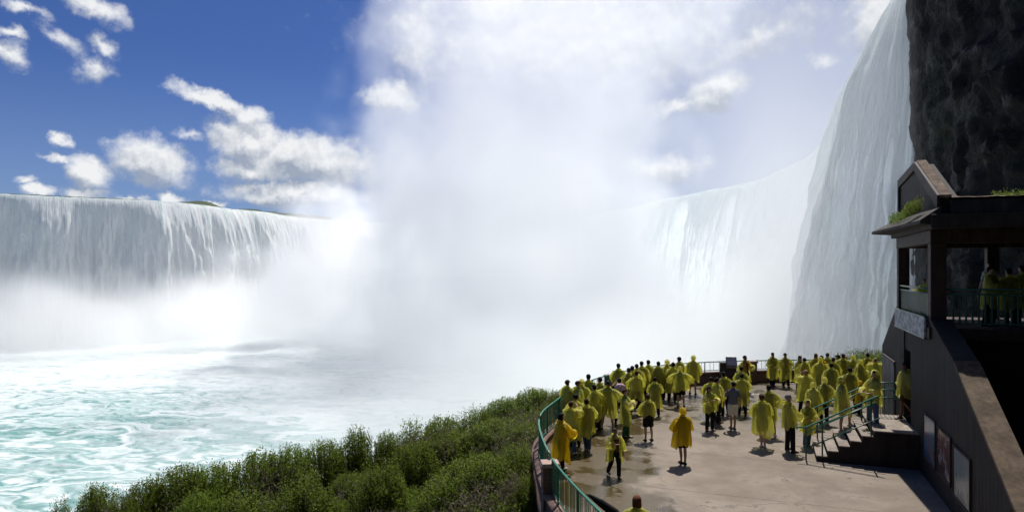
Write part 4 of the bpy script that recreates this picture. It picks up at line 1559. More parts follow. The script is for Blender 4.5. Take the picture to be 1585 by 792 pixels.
for i, (x, y, h, w) in enumerate(SR):
    place_shrub(x, y, h, w, 'loose' if i % 2 else 'dense', SRL[i], 'bushes below the cliff', k=i)


def build_undergrowth():
    rng = np.random.default_rng(77)
    n = 6500
    X = rng.uniform(-18, 1.6, n * 3)
    Y = rng.uniform(15.5, 35, n * 3)
    j = [np.argmin(np.hypot(rail_c[::4, 0] - a, rail_c[::4, 1] - b)) * 4 for a, b in zip(X, Y)]
    out = (X - rail_c[j, 0]) * rail_n[j, 0] + (Y - rail_c[j, 1]) * rail_n[j, 1]
    yb = np.interp(X, EDGE[:, 0], EDGE[:, 1])
    ok = (out > 0.3) & (Y < yb + 1.0) & (Y > yb - 13)
    X, Y = X[ok][:n], Y[ok][:n]
    # the far rim behind the railing
    m2 = 1300
    X2 = rng.uniform(5, 27, m2)
    Y2 = rng.uniform(34.5, 41, m2)
    j2 = [np.argmin(np.hypot(rail_c[::4, 0] - a, rail_c[::4, 1] - b)) * 4 for a, b in zip(X2, Y2)]
    o2 = (X2 - rail_c[j2, 0]) * rail_n[j2, 0] + (Y2 - rail_c[j2, 1]) * rail_n[j2, 1]
    X2, Y2 = X2[o2 > 0.5], Y2[o2 > 0.5]
    m3 = 500
    X3 = rng.uniform(12.8, 24, m3)
    Y3 = rng.uniform(15, 34, m3)
    k3 = X3 > wall_x(Y3) + 4.6
    X, Y = np.concatenate([X, X2, X3[k3]]), np.concatenate([Y, Y2, Y3[k3]])
    Z = terrain_h(X, Y)
    nt = len(X)
    nl = 24
    hgt = (0.55 + 0.45 * ss(-0.2, 0.5, fbm(X / 2.2, Y / 2.2, octv=2, seed=121))) * rng.uniform(0.6, 1.15, nt)
    hgt = hgt * (1 + 0.75 * ss(0.05, 0.3, fbm(X / 1.7, Y / 1.7, octv=3, seed=123)) * (X < 3))
    lean = rng.normal(size=(nt, 2)) * 0.18
    t = rng.uniform(0.15, 1.0, (nt, nl))
    base = np.stack([X, Y, Z], 1)
    P = base[:, None, :] + np.stack([lean[:, None, 0] * t + rng.normal(0, .07, (nt, nl)), lean[:, None, 1] * t + rng.normal(0, .07, (nt, nl)), hgt[:, None] * t], 2)
    D = rng.normal(size=(nt, nl, 3)) * 0.6 + np.array([0, 0, 1.0])
    patch = fbm(X / 1.7, Y / 1.7, octv=3, seed=123)
    kind = np.where(patch[:, None] > 0.12, 1, 0) * (t > 0.45) + 0
    pale = (patch[:, None] < -0.22) & (t > 0.3)
    mi = np.where(pale, 2, kind)
    tint = np.clip(0.25 + 0.5 * t + rng.normal(0, .2, (nt, nl)), 0, 1)
    me = leaf_mesh('undergrowth', P.reshape(-1, 3), unit(D.reshape(-1, 3)), rng.uniform(0.08, 0.17, nt * nl), rng.uniform(0.018, 0.04, nt * nl), tint.ravel(), None, rng, mi.ravel(), [M_LEAF2, M_WEED, M_PALE])
    o = bpy.data.objects.new('undergrowth', me)
    COL.objects.link(o)
    setp(o, 'tangle of grasses and brownish purple weeds covering the bank', None, None, 'stuff')


build_undergrowth()


def roof_plants():
    rng = np.random.default_rng(5)
    spots = [((-0.42, 0.5), (-0.1, 1.4), 27.5, 0.42, 'bright green weeds sprouting on the sloping eave below the gable', 1300),
             ((-0.45, 2.0), (-0.1, 3.8), 27.45, 0.28, 'thin green weeds farther along the sloping eave of the shelter', 800),
             ((1.4, -0.3), (4.3, 0.4), 27.86, 0.16, 'moss and low weeds along the edge of the upper roof', 900)]
    for (a, b, z, h, lab, n) in spots:
        w = OW + EX * a[0] + DX * a[1]
        u = rng.uniform(0, 1, n)
        v = rng.uniform(0, 1, n)
        cl = 0.35 + 0.65 * np.clip(fbm(v * 5, u * 3, octv=2, seed=int(n)) + 0.6, 0, 1)
        t = rng.uniform(0, 1, n)
        P = np.stack([u * (b[0] - a[0]), v * (b[1] - a[1]), t * h * cl], 1)
        if a[0] < 0:
            P[:, 2] += (u * (b[0] - a[0])) * 0.5 - 0.06
        D = unit(rng.normal(size=(n, 3)) * 0.7 + np.array([0, 0, 0.8]))
        me = leaf_mesh('roof_weeds', P, D, rng.uniform(.05, .11, n), rng.uniform(.015, .03, n), rng.uniform(.3, 1, n), M_PALE, rng)
        o = bpy.data.objects.new('roof_weeds', me)
        COL.objects.link(o)
        o.location = (w.x, w.y, z)
        o.rotation_euler = (0, 0, RZ)
        setp(o, lab, None, None, 'stuff')


roof_plants()
# ------------------------------------------------------------------ people
def mat_skin(name, c):
    m, T, b = new_mat(name)
    g = T.n('ShaderNodeTexCoord').outputs['Object']
    T.link(T.mix(T.noise(g, 12.0, 3.0), tuple(q * 0.85 for q in c), c), b.inputs['Base Color'])
    pr(b, rough=0.55)
    b.inputs['Subsurface Weight'].default_value = 0.0
    return m


SKIN = [mat_skin('skin_light', (0.50, 0.30, 0.21)), mat_skin('skin_tan', (0.36, 0.20, 0.13)), mat_skin('skin_brown', (0.20, 0.105, 0.065))]
EYE_M = mat_plain('eye_dark', (0.02, 0.015, 0.012), 0.3)


def cloth(name, c, rough=0.85):
    m, T, b = new_mat(name)
    g = T.n('ShaderNodeTexCoord').outputs['Object']
    n = T.noise(g, 7.0, 4.0, 0.6)
    T.link(T.mix(n, tuple(q * 0.7 for q in c), tuple(min(1, q * 1.2) for q in c)), b.inputs['Base Color'])
    pr(b, rough=rough, spec=0.2)
    bp = T.n('ShaderNodeBump')
    bp.inputs['Strength'].default_value = 0.5
    bp.inputs['Distance'].default_value = 0.02
    T.link(n, bp.inputs['Height'])
    T.link(bp.outputs[0], b.inputs['Normal'])
    return m


CL = {'black': (0.012, 0.012, 0.014), 'navy': (0.02, 0.03, 0.07), 'jeans': (0.07, 0.11, 0.19), 'khaki': (0.30, 0.24, 0.16), 'white': (0.62, 0.62, 0.64), 'grey': (0.13, 0.13, 0.14),
      'red': (0.30, 0.03, 0.02), 'blue': (0.04, 0.13, 0.42), 'green': (0.03, 0.12, 0.05), 'slate': (0.11, 0.13, 0.19), 'brown': (0.10, 0.055, 0.03), 'pink': (0.55, 0.38, 0.48), 'orange': (0.55, 0.20, 0.03),
      'hair_dark': (0.012, 0.009, 0.007), 'hair_brown': (0.06, 0.028, 0.014), 'hair_auburn': (0.13, 0.045, 0.02), 'hair_grey': (0.25, 0.24, 0.23), 'hair_blond': (0.32, 0.20, 0.08)}
CLM = {k: cloth('cloth_' + k if not k.startswith('hair') else k, v) for k, v in CL.items()}


def mat_poncho(name, c, tr=0.16, cT=None):
    m, T, b = new_mat(name)
    g = T.n('ShaderNodeTexCoord').outputs['Object']
    n = T.noise(T.v('MULTIPLY', g, (1, 1, 0.35)), 5.0, 5.0, 0.6)
    n2 = T.noise(T.v('MULTIPLY', g, (1, 1, 0.5)), 16.0, 4.0, 0.65)
    oi = T.n('ShaderNodeObjectInfo').outputs['Random']
    base = T.mix(T.rng(n, 0.35, 0.65), tuple(q * 0.80 for q in c), c)
    base = T.mix(T.m('MULTIPLY', oi, 0.30), base, tuple(q * 0.55 for q in c))
    T.link(base, b.inputs['Base Color'])
    pr(b, rough=0.27, spec=0.5)
    bp = T.n('ShaderNodeBump')
    bp.inputs['Strength'].default_value = 0.9
    bp.inputs['Distance'].default_value = 0.09
    T.link(T.m('ADD', n, T.m('MULTIPLY', n2, 0.4)), bp.inputs['Height'])
    T.link(bp.outputs[0], b.inputs['Normal'])
    tl = T.n('ShaderNodeBsdfTranslucent')
    T.put(tl.inputs['Color'], T.mix(T.rng(n, 0.3, 0.7), tuple(q * 0.75 for q in c), c))
    T.link(bp.outputs[0], tl.inputs['Normal'])
    tp = T.n('ShaderNodeBsdfTransparent')
    T.put(tp.inputs['Color'], (0.95, 0.96, 0.50, 1))
    m1 = T.n('ShaderNodeMixShader')
    m1.inputs[0].default_value = 0.68
    T.link(b.outputs[0], m1.inputs[1])
    T.link(tl.outputs[0], m1.inputs[2])
    m2 = T.n('ShaderNodeMixShader')
    m2.inputs[0].default_value = tr
    T.link(m1.outputs[0], m2.inputs[1])
    T.link(tp.outputs[0], m2.inputs[2])
    T.link(m2.outputs[0], m.node_tree.nodes['Material Output'].inputs[0])
    return m


PON = {'y': mat_poncho('yellow_poncho_plastic', (0.92, 0.90, 0.22), 0.24), 'o': mat_poncho('deep_yellow_poncho_plastic', (0.95, 0.70, 0.03), 0.08),
       'd': mat_poncho('thin_olive_poncho_plastic', (0.85, 0.84, 0.24), 0.32)}

# arm poses: elbow, wrist, hand direction for the right-hand side (x > 0); front of the body is -y
ARMS = {
    'down': ((0.27, 0.02, 1.14), (0.28, -0.07, 0.90), (0.0, -0.25, -1)),
    'rail': ((0.29, -0.10, 1.18), (0.22, -0.36, 1.10), (-0.3, -1, -0.2)),
    'camera': ((0.27, -0.19, 1.33), (0.10, -0.30, 1.53), (-0.5, -0.2, 1)),
    'phone': ((0.26, -0.12, 1.16), (0.12, -0.32, 1.24), (-0.6, -0.6, 0.4)),
    'fold': ((0.28, -0.05, 1.16), (0.05, -0.22, 1.18), (-1, -0.1, 0)),
    'open': ((0.40, -0.02, 1.24), (0.52, -0.12, 1.06), (0.4, -0.4, -0.8)),
    'hip': ((0.36, 0.06, 1.18), (0.23, -0.03, 1.02), (-0.8, -0.5, -0.3)),
    'up': ((0.33, -0.14, 1.52), (0.24, -0.20, 1.76), (-0.1, -0.1, 1)),
    'carry': ((0.27, -0.06, 1.14), (0.16, -0.30, 1.05), (-0.7, -0.7, 0.1)),
}
LEGS = {
    'stand': (((0.11, -0.01, 0.50), (0.12, 0.01, 0.085)), ((0.11, 0.0, 0.50), (0.13, 0.02, 0.085))),
    'wide': (((0.15, -0.02, 0.50), (0.20, 0.0, 0.085)), ((0.14, 0.0, 0.50), (0.19, 0.03, 0.085))),
    'walk': (((0.10, -0.16, 0.52), (0.10, -0.20, 0.09)), ((0.10, 0.02, 0.50), (0.10, 0.27, 0.12))),
    'close': (((0.06, -0.05, 0.50), (0.02, -0.06, 0.085)), ((0.07, 0.0, 0.50), (0.045, 0.07, 0.085))),
    'climb': (((0.10, -0.26, 0.64), (0.10, -0.22, 0.26)), ((0.11, 0.02, 0.50), (0.11, 0.06, 0.085))),
}
BODY_CACHE = {}


def skin_body(ar, al, leg):
    key = (ar, al, leg)
    if key in BODY_CACHE:
        return BODY_CACHE[key]
    V, E, Rr = [], [], []

    def add(p, r, par=None):
        V.append(tuple(p))
        Rr.append(r if isinstance(r, tuple) else (r, r))
        if par is not None:
            E.append((par, len(V) - 1))
        return len(V) - 1
    pel = add((0, 0, 0.96), (0.145, 0.105))
    w = add((0, 0, 1.10), (0.128, 0.092), pel)
    c1 = add((0, 0.0, 1.24), (0.150, 0.105), w)
    c2 = add((0, 0.005, 1.40), (0.145, 0.092), c1)
    nk = add((0, 0.005, 1.495), (0.056, 0.058), c2)
    j = add((0, -0.012, 1.555), (0.064, 0.072), nk)
    h1 = add((0, -0.006, 1.625), (0.077, 0.096), j)
    h2 = add((0, 0.004, 1.70), (0.068, 0.082), h1)
    for sgn, pose in ((1, ar), (-1, al)):
        el, wr, hd = ARMS[pose]
        el, wr, hd = Vector(el), Vector(wr), Vector(hd).normalized()
        el.x *= sgn
        wr.x *= sgn
        hd.x *= sgn
        s = add((0.175 * sgn, 0.0, 1.405), 0.052, c2)
        e = add(el, 0.040, s)
        m = add(el.lerp(wr, 0.45), 0.037, e)
        r = add(wr, (0.027, 0.027), m)
        side = Vector((0, 0, 1)).cross(hd)
        if side.length < 0.2:
            side = Vector((0, 1, 0)).cross(hd)
        side.normalize()
        pm = add(wr + hd * 0.045, (0.034, 0.024), r)
        pal = Vector(V[pm])
        for q, (off, ln) in enumerate(((-0.03, 0.062), (-0.01, 0.075), (0.01, 0.07), (0.03, 0.055))):
            a = add(pal + hd * 0.035 + side * off, 0.0095, pm)
            curl = hd.cross(side) * (0.35 * sgn)
            b_ = add(pal + hd * (0.035 + ln * 0.55) + side * off * 1.15 + curl * 0.02, 0.0085, a)
            add(pal + hd * (0.035 + ln) + side * off * 1.2 + curl * 0.07, 0.0075, b_)
        a = add(pal + side * 0.04 * sgn + hd * 0.005, 0.011, pm)
        add(pal + side * 0.062 * sgn + hd * 0.035, 0.009, a)
    for sgn, (kn, an) in ((1, LEGS[leg][0]), (-1, LEGS[leg][1])):
        hp = add((0.09 * sgn, 0.0, 0.88), 0.088, pel)
        k = add((kn[0] * sgn, kn[1], kn[2]), 0.056, hp)
        cf = add((kn[0] * sgn * .5 + an[0] * sgn * .5, (kn[1] + an[1]) / 2 + 0.015, kn[2] * .55 + an[2] * .45), 0.052, k)
        a = add((an[0] * sgn, an[1], an[2]), 0.036, cf)
        add((an[0] * sgn, an[1] + 0.03, max(0.035, an[2] - 0.05)), 0.032, a)
        t = add((an[0] * sgn * 1.05, an[1] - 0.10, max(0.032, an[2] - 0.055)), (0.04, 0.028), a)
        add((an[0] * sgn * 1.08, an[1] - 0.165, max(0.026, an[2] - 0.06)), (0.034, 0.02), t)
    me = bpy.data.meshes.new('sk')
    me.from_pydata(V, E, [])
    o = bpy.data.objects.new('sk', me)
    COL.objects.link(o)
    md = o.modifiers.new('skin', 'SKIN')
    md.use_smooth_shade = True
    md.branch_smoothing = 0.6
    for i, sv in enumerate(me.skin_vertices[0].data):
        sv.radius = Rr[i]
        sv.use_root = (i == 0)
    sb = o.modifiers.new('sub', 'SUBSURF')
    sb.levels = 1
    sb.render_levels = 1
    dg = bpy.context.evaluated_depsgraph_get()
    dg.update()
    ev = o.evaluated_get(dg)
    bm = bmesh.new()
    bm.from_mesh(ev.to_mesh())
    ev.to_mesh_clear()
    bpy.data.objects.remove(o)
    # face: nose, ears, eyes and mouth worked into the same mesh
    for v in bm.verts:
        x, y, z = v.co
        if z > 1.53 and y < -0.05:
            g = math.exp(-(x / 0.016) ** 2 - ((z - 1.612) / 0.022) ** 2)
            v.co.y -= 0.024 * g
            v.co.y += 0.010 * (math.exp(-((abs(x) - 0.032) / 0.014) ** 2 - ((z - 1.643) / 0.014) ** 2))
        if z > 1.56 and z < 1.66 and abs(x) > 0.06 and abs(y) < 0.03:
            v.co.x += 0.010 * (1 if x > 0 else -1)
    nbody = len(bm.faces)
    for sx in (-1, 1):
        r = bmesh.ops.create_icosphere(bm, subdivisions=1, radius=0.0125, matrix=Matrix.Translation((0.032 * sx, -0.086, 1.643)))
    r = bmesh.ops.create_cube(bm, size=1.0, matrix=Matrix.Translation((0, -0.080, 1.572)) @ Matrix.Diagonal((0.045, 0.02, 0.009, 1)))
    bm.faces.ensure_lookup_table()
    for i, f in enumerate(bm.faces):
        f.smooth = True
        f.material_index = 1 if i >= nbody else 0
    out = bpy.data.meshes.new('body')
    bm.to_mesh(out)
    bm.free()
    BODY_CACHE[key] = out
    return out


SKINNED = {}


def body_mesh(key, sk):
    kk = (key, sk)
    if kk not in SKINNED:
        me = skin_body(*key).copy()
        me.materials.append(SKIN[sk])
        me.materials.append(EYE_M)
        SKINNED[kk] = me
    return SKINNED[kk]


def loft(rows, n=40):
    """rows: list of (cx, cy, cz, function(angle) -> (x, y) offset, dz function) -> verts, faces (open ends)"""
    V, Fc = [], []
    for i, (c, fx) in enumerate(rows):
        for j in range(n):
            a = 2 * math.pi * j / n
            x, y, z = fx(a)
            V.append((c[0] + x, c[1] + y, c[2] + z))
    for i in range(len(rows) - 1):
        for j in range(n):
            Fc.append((i * n + j, i * n + (j + 1) % n, (i + 1) * n + (j + 1) % n, (i + 1) * n + j))
    return V, Fc


def poncho_mesh(rnd, ar, al, hem, hood, fat=1.0, wind=0.0, open_front=False, mat=None):
    n = 60
    ph = [rnd.uniform(0, 6.28) for _ in range(8)]
    sd = rnd.randrange(1000)
    kz = np.array([1.505, 1.47, 1.425, 1.36, 1.25, 1.12, 0.98, 0.84, 0.70, 0.30])
    ka = np.array([.075, .125, .205, .232, .246, .254, .262, .270, .280, .305])
    kb = np.array([.080, .100, .128, .150, .170, .184, .196, .208, .218, .240])
    zs = np.concatenate([[1.505, 1.48, 1.455, 1.425, 1.39], np.linspace(1.35, hem, 17)])
    ans = np.arange(n) * 2 * math.pi / n
    nf = rnd.choice([4, 5, 6])
    V, Fc = [], []
    skew = rnd.uniform(-.04, .04)
    for i, z in enumerate(zs):
        a = float(np.interp(-z, -kz, ka))
        b = float(np.interp(-z, -kz, kb))
        d = max(0.0, (1.42 - z)) / 0.9
        f = 1 + d * (0.08 * np.sin(2 * ans + ph[4] + d) + 0.10 * np.sin(nf * ans + ph[0] + d * 0.9) + 0.06 * np.sin((nf * 2 + 1) * ans + ph[1] - d * 1.3) + 0.035 * np.sin(17 * ans + ph[2]))
        # crumpled plastic
        f = f + min(1, max(0, (1.5 - z) * 4)) * (0.085 * fbm(np.cos(ans) * 2.2 + sd, np.sin(ans) * 2.2, z * 4.0, octv=3, seed=sd % 97))
        x = a * fat * f * np.cos(ans) + wind * d * d * 0.35 + skew * d
        y = b * fat * f * np.sin(ans)
        zz = z + (0.06 * np.sin(2 * ans + ph[5]) + 0.035 * np.sin(5 * ans + ph[4]) + 0.02 * np.sin(11 * ans + ph[2])) * ss(1.0, hem, z)
        V += [(float(p), float(q), float(r)) for p, q, r in zip(x, y, zz)]
    for i in range(len(zs) - 1):
        for j in range(n):
            an = 2 * math.pi * (j + 0.5) / n
            if open_front and i > 3 and abs(an - 1.5 * math.pi) < 0.40:
                continue
            Fc.append((i * n + j, i * n + (j + 1) % n, (i + 1) * n + (j + 1) % n, (i + 1) * n + j))
    # sleeves
    for sgn, pose in ((1, ar), (-1, al)):
        el, wr, hd = (Vector(q) for q in ARMS[pose])
        for q in (el, wr):
            q.x *= sgn
        sh = Vector((0.165 * sgn, 0, 1.40))
        pts = [sh, sh.lerp(el, 0.5), el, el.lerp(wr, 0.45), el.lerp(wr, 0.75)]
        rad = [0.085, 0.110, 0.130, 0.120, 0.135]
        off = len(V)
        v, f = tube_vf(pts, rad, 14, off, caps=False)
        for q, p in enumerate(v):
            k = q // 14
            sag = -0.035 * (k >= 2) * (1 if (p - pts[k]).z < 0 else 0.2)
            w = 1 + 0.10 * math.sin(q * 2.4 + ph[1]) * (k > 0)
            p2 = pts[k] + (p - pts[k]) * w
            V.append((p2.x, p2.y, p2.z + sag))
        Fc += f
    # hood
    hc = Vector((0, 0.004, 1.632))
    off = len(V)
    if hood:
        nu, nv = 12, 16
        for i in range(nu + 1):
            th = 0.10 + (math.pi * 0.80) * i / nu           # from the face rim over the crown to the nape
            for j in range(nv):
                a = 2 * math.pi * j / nv
                # axis of the shell points backwards (+y); the rim opens towards the face (-y)
                t = i / nu
                ang = 0.62 * math.pi * (1 - t)
                rr = 0.128 * (1 + 0.05 * math.sin(5 * a + ph[0]) * (t > 0.1))
                x = rr * math.sin(ang) * math.cos(a) * 0.92
                z = rr * math.sin(ang) * math.sin(a) * 1.12
                y = rr * math.cos(ang) * 1.05
                if z < -0.05:
                    y *= 0.7
                    z = z * 1.15
                V.append((hc.x + x, hc.y + y, hc.z + z))
        for i in range(nu):
            for j in range(nv):
                Fc.append((off + i * nv + j, off + i * nv + (j + 1) % nv, off + (i + 1) * nv + (j + 1) % nv, off + (i + 1) * nv + j))
    else:
        pts = []
        for k in range(9):
            a = math.pi * (0.05 + 0.9 * k / 8)
            pts.append((0.105 * math.cos(a), 0.015 + 0.105 * math.sin(a), 1.475 + 0.02 * math.sin(a) + 0.01 * math.sin(k * 2 + ph[2])))
        v, f = tube_vf(pts, [0.02, .035, .045, .055, .058, .055, .045, .035, .02], 8, off)
        V += [tuple(q) for q in v]
        Fc += f
    return V, Fc


HAIRS = {}


def hair_mesh(style, matn):
    key = (style, matn)
    if key in HAIRS:
        return HAIRS[key]
    bm = bmesh.new()
    bmesh.ops.create_icosphere(bm, subdivisions=3, radius=1.0)
    if style == 'cap':
        kill = [v for v in bm.verts if v.co.z < 0.12]
        bmesh.ops.delete(bm, geom=kill, context='VERTS')
        for v in bm.verts:
            v.co = Vector((v.co.x * 0.091, v.co.y * 0.108, 1.655 + v.co.z * 0.092))
        # peak
        top = []
        for j in range(9):
            a = math.pi * (1.18 + 0.64 * j / 8)
            top.append((bm.verts.new((0.088 * math.cos(a), 0.104 * math.sin(a), 1.672)), bm.verts.new((0.085 * math.cos(a), -0.04 + 0.148 * math.sin(a), 1.650)),
                        bm.verts.new((0.088 * math.cos(a), 0.104 * math.sin(a), 1.660))))
        for j in range(8):
            bm.faces.new((top[j][0], top[j][1], top[j + 1][1], top[j + 1][0]))
            bm.faces.new((top[j][2], top[j + 1][2], top[j + 1][1], top[j][1]))
    elif style == 'hat':
        for v in bm.verts:
            z = v.co.z
            v.co = Vector((v.co.x * 0.094, v.co.y * 0.112, 1.665 + max(z, -0.1) * 0.10))
        prev = None
        ring = []
        for j in range(24):
            a = 2 * math.pi * j / 24
            ring.append((bm.verts.new((0.092 * math.cos(a), 0.11 * math.sin(a), 1.672)), bm.verts.new((0.16 * math.cos(a), 0.18 * math.sin(a), 1.650)), bm.verts.new((0.092 * math.cos(a), 0.11 * math.sin(a), 1.655))))
        for j in range(24):
            k = (j + 1) % 24
            bm.faces.new((ring[j][0], ring[j][1], ring[k][1], ring[k][0]))
            bm.faces.new((ring[j][2], ring[k][2], ring[k][1], ring[j][1]))
    else:
        long_ = style in ('long', 'tail')
        for v in bm.verts:
            x, y, z = v.co
            rough = 1 + 0.05 * math.sin(x * 17 + z * 11) * math.sin(y * 13)
            p = Vector((x * 0.090 * rough, y * 0.108 * rough + 0.012, 1.652 + z * 0.098 * rough))
            # keep the face clear: pull the front lower part back inside the skull
            if y < 0.1 and z < 0.35:
                k = min(1, (0.35 - z) * 3) * min(1, (0.1 - y) * 3)
                p = p.lerp(Vector((x * 0.06, 0.03, 1.63 + z * 0.05)), k)
            if long_ and z < 0.1 and y > -0.1:
                p.z -= (0.1 - z) * 0.16
                p.x *= 1 + (0.1 - z) * 0.12
                p.y += (0.1 - z) * 0.02
            v.co = p
    for f in bm.faces:
        f.smooth = True
    bmesh.ops.recalc_face_normals(bm, faces=bm.faces)
    me = bpy.data.meshes.new('hair')
    bm.to_mesh(me)
    bm.free()
    me.materials.append(CLM[matn])
    HAIRS[key] = me
    return me


LEGM = {}


def legwear_mesh(kind, leg, matn):
    key = (kind, leg, matn)
    if key in LEGM:
        return LEGM[key]
    V, Fc = [], []
    for sgn, (kn, an) in ((1, LEGS[leg][0]), (-1, LEGS[leg][1])):
        hp = Vector((0.085 * sgn, 0, 0.90))
        K = Vector((kn[0] * sgn, kn[1], kn[2]))
        A = Vector((an[0] * sgn, an[1], an[2]))
        if kind == 'trousers':
            pts = [hp, hp.lerp(K, .5), K, K.lerp(A, .5), A + Vector((0, 0, -0.015))]
            rad = [.112, .098, .080, .072, .068]
        else:
            e = hp.lerp(K, 0.92)
            pts = [hp, hp.lerp(K, .5), e]
            rad = [.115, .108, .105]
        v, f = tube_vf(pts, rad, 12, len(V), caps=False)
        V += v
        Fc += f
    # seat
    off = len(V)
    for i, (z, a, b) in enumerate(((1.04, .150, .112), (0.98, .168, .125), (0.92, .178, .130), (0.86, .172, .126), (0.82, .12, .09))):
        for j in range(16):
            an_ = 2 * math.pi * j / 16
            V.append(Vector((a * math.cos(an_), b * math.sin(an_), z)))
    for i in range(4):
        for j in range(16):
            Fc.append((off + i * 16 + j, off + i * 16 + (j + 1) % 16, off + (i + 1) * 16 + (j + 1) % 16, off + (i + 1) * 16 + j))
    me = bpy.data.meshes.new(kind)
    me.from_pydata([tuple(v) for v in V], [], Fc)
    me.polygons.foreach_set('use_smooth', [True] * len(me.polygons))
    me.materials.append(CLM[matn])
    LEGM[key] = me
    return me


def shirt_mesh(ar, al, matn):
    key = ('shirt', ar, al, matn)
    if key in LEGM:
        return LEGM[key]
    V, Fc = [], []
    prof = [(1.50, .066, .068), (1.475, .10, .082), (1.44, .175, .105), (1.38, .190, .120), (1.28, .176, .126), (1.14, .160, .118), (1.02, .168, .124), (0.93, .180, .132)]
    for (z, a, b) in prof:
        for j in range(20):
            an = 2 * math.pi * j / 20
            V.append(Vector((a * math.cos(an), b * math.sin(an) * (1 + .03 * math.sin(5 * an + z * 20)), z)))
    for i in range(len(prof) - 1):
        for j in range(20):
            Fc.append((i * 20 + j, i * 20 + (j + 1) % 20, (i + 1) * 20 + (j + 1) % 20, (i + 1) * 20 + j))
    for sgn, pose in ((1, ar), (-1, al)):
        el = Vector(ARMS[pose][0])
        el.x *= sgn
        sh = Vector((0.155 * sgn, 0, 1.405))
        v, f = tube_vf([sh, sh.lerp(el, .4), sh.lerp(el, .75)], [.072, .066, .064], 12, len(V), caps=False)
        V += v
        Fc += f
    me = bpy.data.meshes.new('shirt')
    me.from_pydata([tuple(v) for v in V], [], Fc)
    me.polygons.foreach_set('use_smooth', [True] * len(me.polygons))
    me.materials.append(CLM[matn])
    LEGM[key] = me
    return me


def shoe_mesh(matn):
    key = ('shoe', matn)
    if key in LEGM:
        return LEGM[key]
    rows = [(0.065, .030, .055), (0.045, .040, .075), (0.0, .044, .070), (-0.06, .047, .060), (-0.12, .050, .045), (-0.165, .044, .036), (-0.19, .022, .028)]
    V, Fc = [], []
    for (y, a, h) in rows:
        for j in range(10):
            an = 2 * math.pi * j / 10
            V.append((a * math.cos(an), y, h / 2 + 0.002 + h / 2 * math.sin(an) * (1.0)))
    for i in range(len(rows) - 1):
        for j in range(10):
            Fc.append((i * 10 + j, (i + 1) * 10 + j, (i + 1) * 10 + (j + 1) % 10, i * 10 + (j + 1) % 10))
    Fc.append(tuple(range(10)))
    Fc.append(tuple(range(60, 70))[::-1])
    me = bpy.data.meshes.new('shoe')
    me.from_pydata(V, [], Fc)
    me.polygons.foreach_set('use_smooth', [True] * len(me.polygons))
    me.materials.append(CLM[matn])
    LEGM[key] = me
    return me


def child_mesh(name, me, parent):
    o = bpy.data.objects.new(name, me)
    COL.objects.link(o)
    o.parent = parent
    return o


def person(px, fy, h, rot, label, pon='y', hood=False, arms='down', legs='stand', lw=('trousers', 'black'), hair=('short', 'hair_dark'), shirt='grey', skin=0,
           hem=None, fat=1.0, shoes='black', wind=0.0, zg=DZ, by='feet', lean=0.0, open_front=False, Y=None, X=None, group='visitors on the terrace'):
    """rot: 0 faces the camera, 180 faces the falls, 90 faces right of the picture"""
    rnd = random.Random(int(px * 7 + fy * 13))
    hem = rnd.uniform(0.42, 0.66) if hem is None else hem
    if by == 'feet':
        Y = (EYE - zg) * F / (fy - 418) if Y is None else Y
    elif by == 'head':
        Y = (EYE - zg - h) * F / (fy - 418) if Y is None else Y
    if X is None:
        X = (px - 792.5) / F * Y
    if arms == 'down':
        arms = rnd.choice([('down', 'down'), ('down', 'phone'), ('phone', 'phone'), ('hip', 'down'), ('fold', 'fold'), ('camera', 'camera'), ('carry', 'carry'), ('down', 'hip')])
    ar, al = arms if isinstance(arms, tuple) else (arms, arms)
    if legs == 'stand':
        legs = rnd.choice(['stand', 'wide', 'close', 'stand'])
    rot += rnd.uniform(-18, 18)
    o = bpy.data.objects.new('person', body_mesh((ar, al, legs), skin))
    COL.objects.link(o)
    s = h / 1.775
    o.scale = (s * 1.0, s * 1.0, s)
    if h < 1.45:
        o.scale = (s * 1.08, s * 1.08, s)
    o.location = (X, Y, zg + 0.004)
    o.rotation_euler = (R(lean + rnd.uniform(-2.5, 3.5)), R(rnd.uniform(-2, 2)), R(rot))
    if lean:
        o.rotation_mode = 'ZXY' if False else 'XYZ'
    setp(o, label, 'person', group)
    if pon:
        if pon == 'y' and rnd.random() < 0.25:
            pon = 'd'
        if shirt == 'grey':
            shirt = rnd.choice(['white', 'khaki', 'slate', 'white', 'green', 'khaki', 'white', 'grey'] if pon == 'y' else ['navy', 'slate', 'green', 'white', 'khaki', 'brown'])
        V, Fc = poncho_mesh(rnd, ar, al, hem, hood, fat, wind, open_front)
        p = mesh_obj('poncho', V, Fc, PON[pon], o, smooth=True)
    child_mesh('shirt', shirt_mesh(ar, al, shirt), o)
    child_mesh(lw[0], legwear_mesh(lw[0], legs, lw[1]), o)
    if hair:
        if hair[0] in ('cap', 'hat'):
            child_mesh('hair', hair_mesh('short', 'hair_dark' if rnd.random() < .7 else 'hair_brown'), o)
            child_mesh(hair[0], hair_mesh(hair[0], hair[1]), o)
        else:
            child_mesh('hair', hair_mesh(hair[0], hair[1]), o)
    for sgn, (kn, an) in ((1, LEGS[legs][0]), (-1, LEGS[legs][1])):
        q = child_mesh('shoe', shoe_mesh(shoes), o)
        q.location = (an[0] * sgn * 1.03, an[1], an[2] - 0.085)
    return o


def stair_z(k):
    return DZ + 0.17 * k


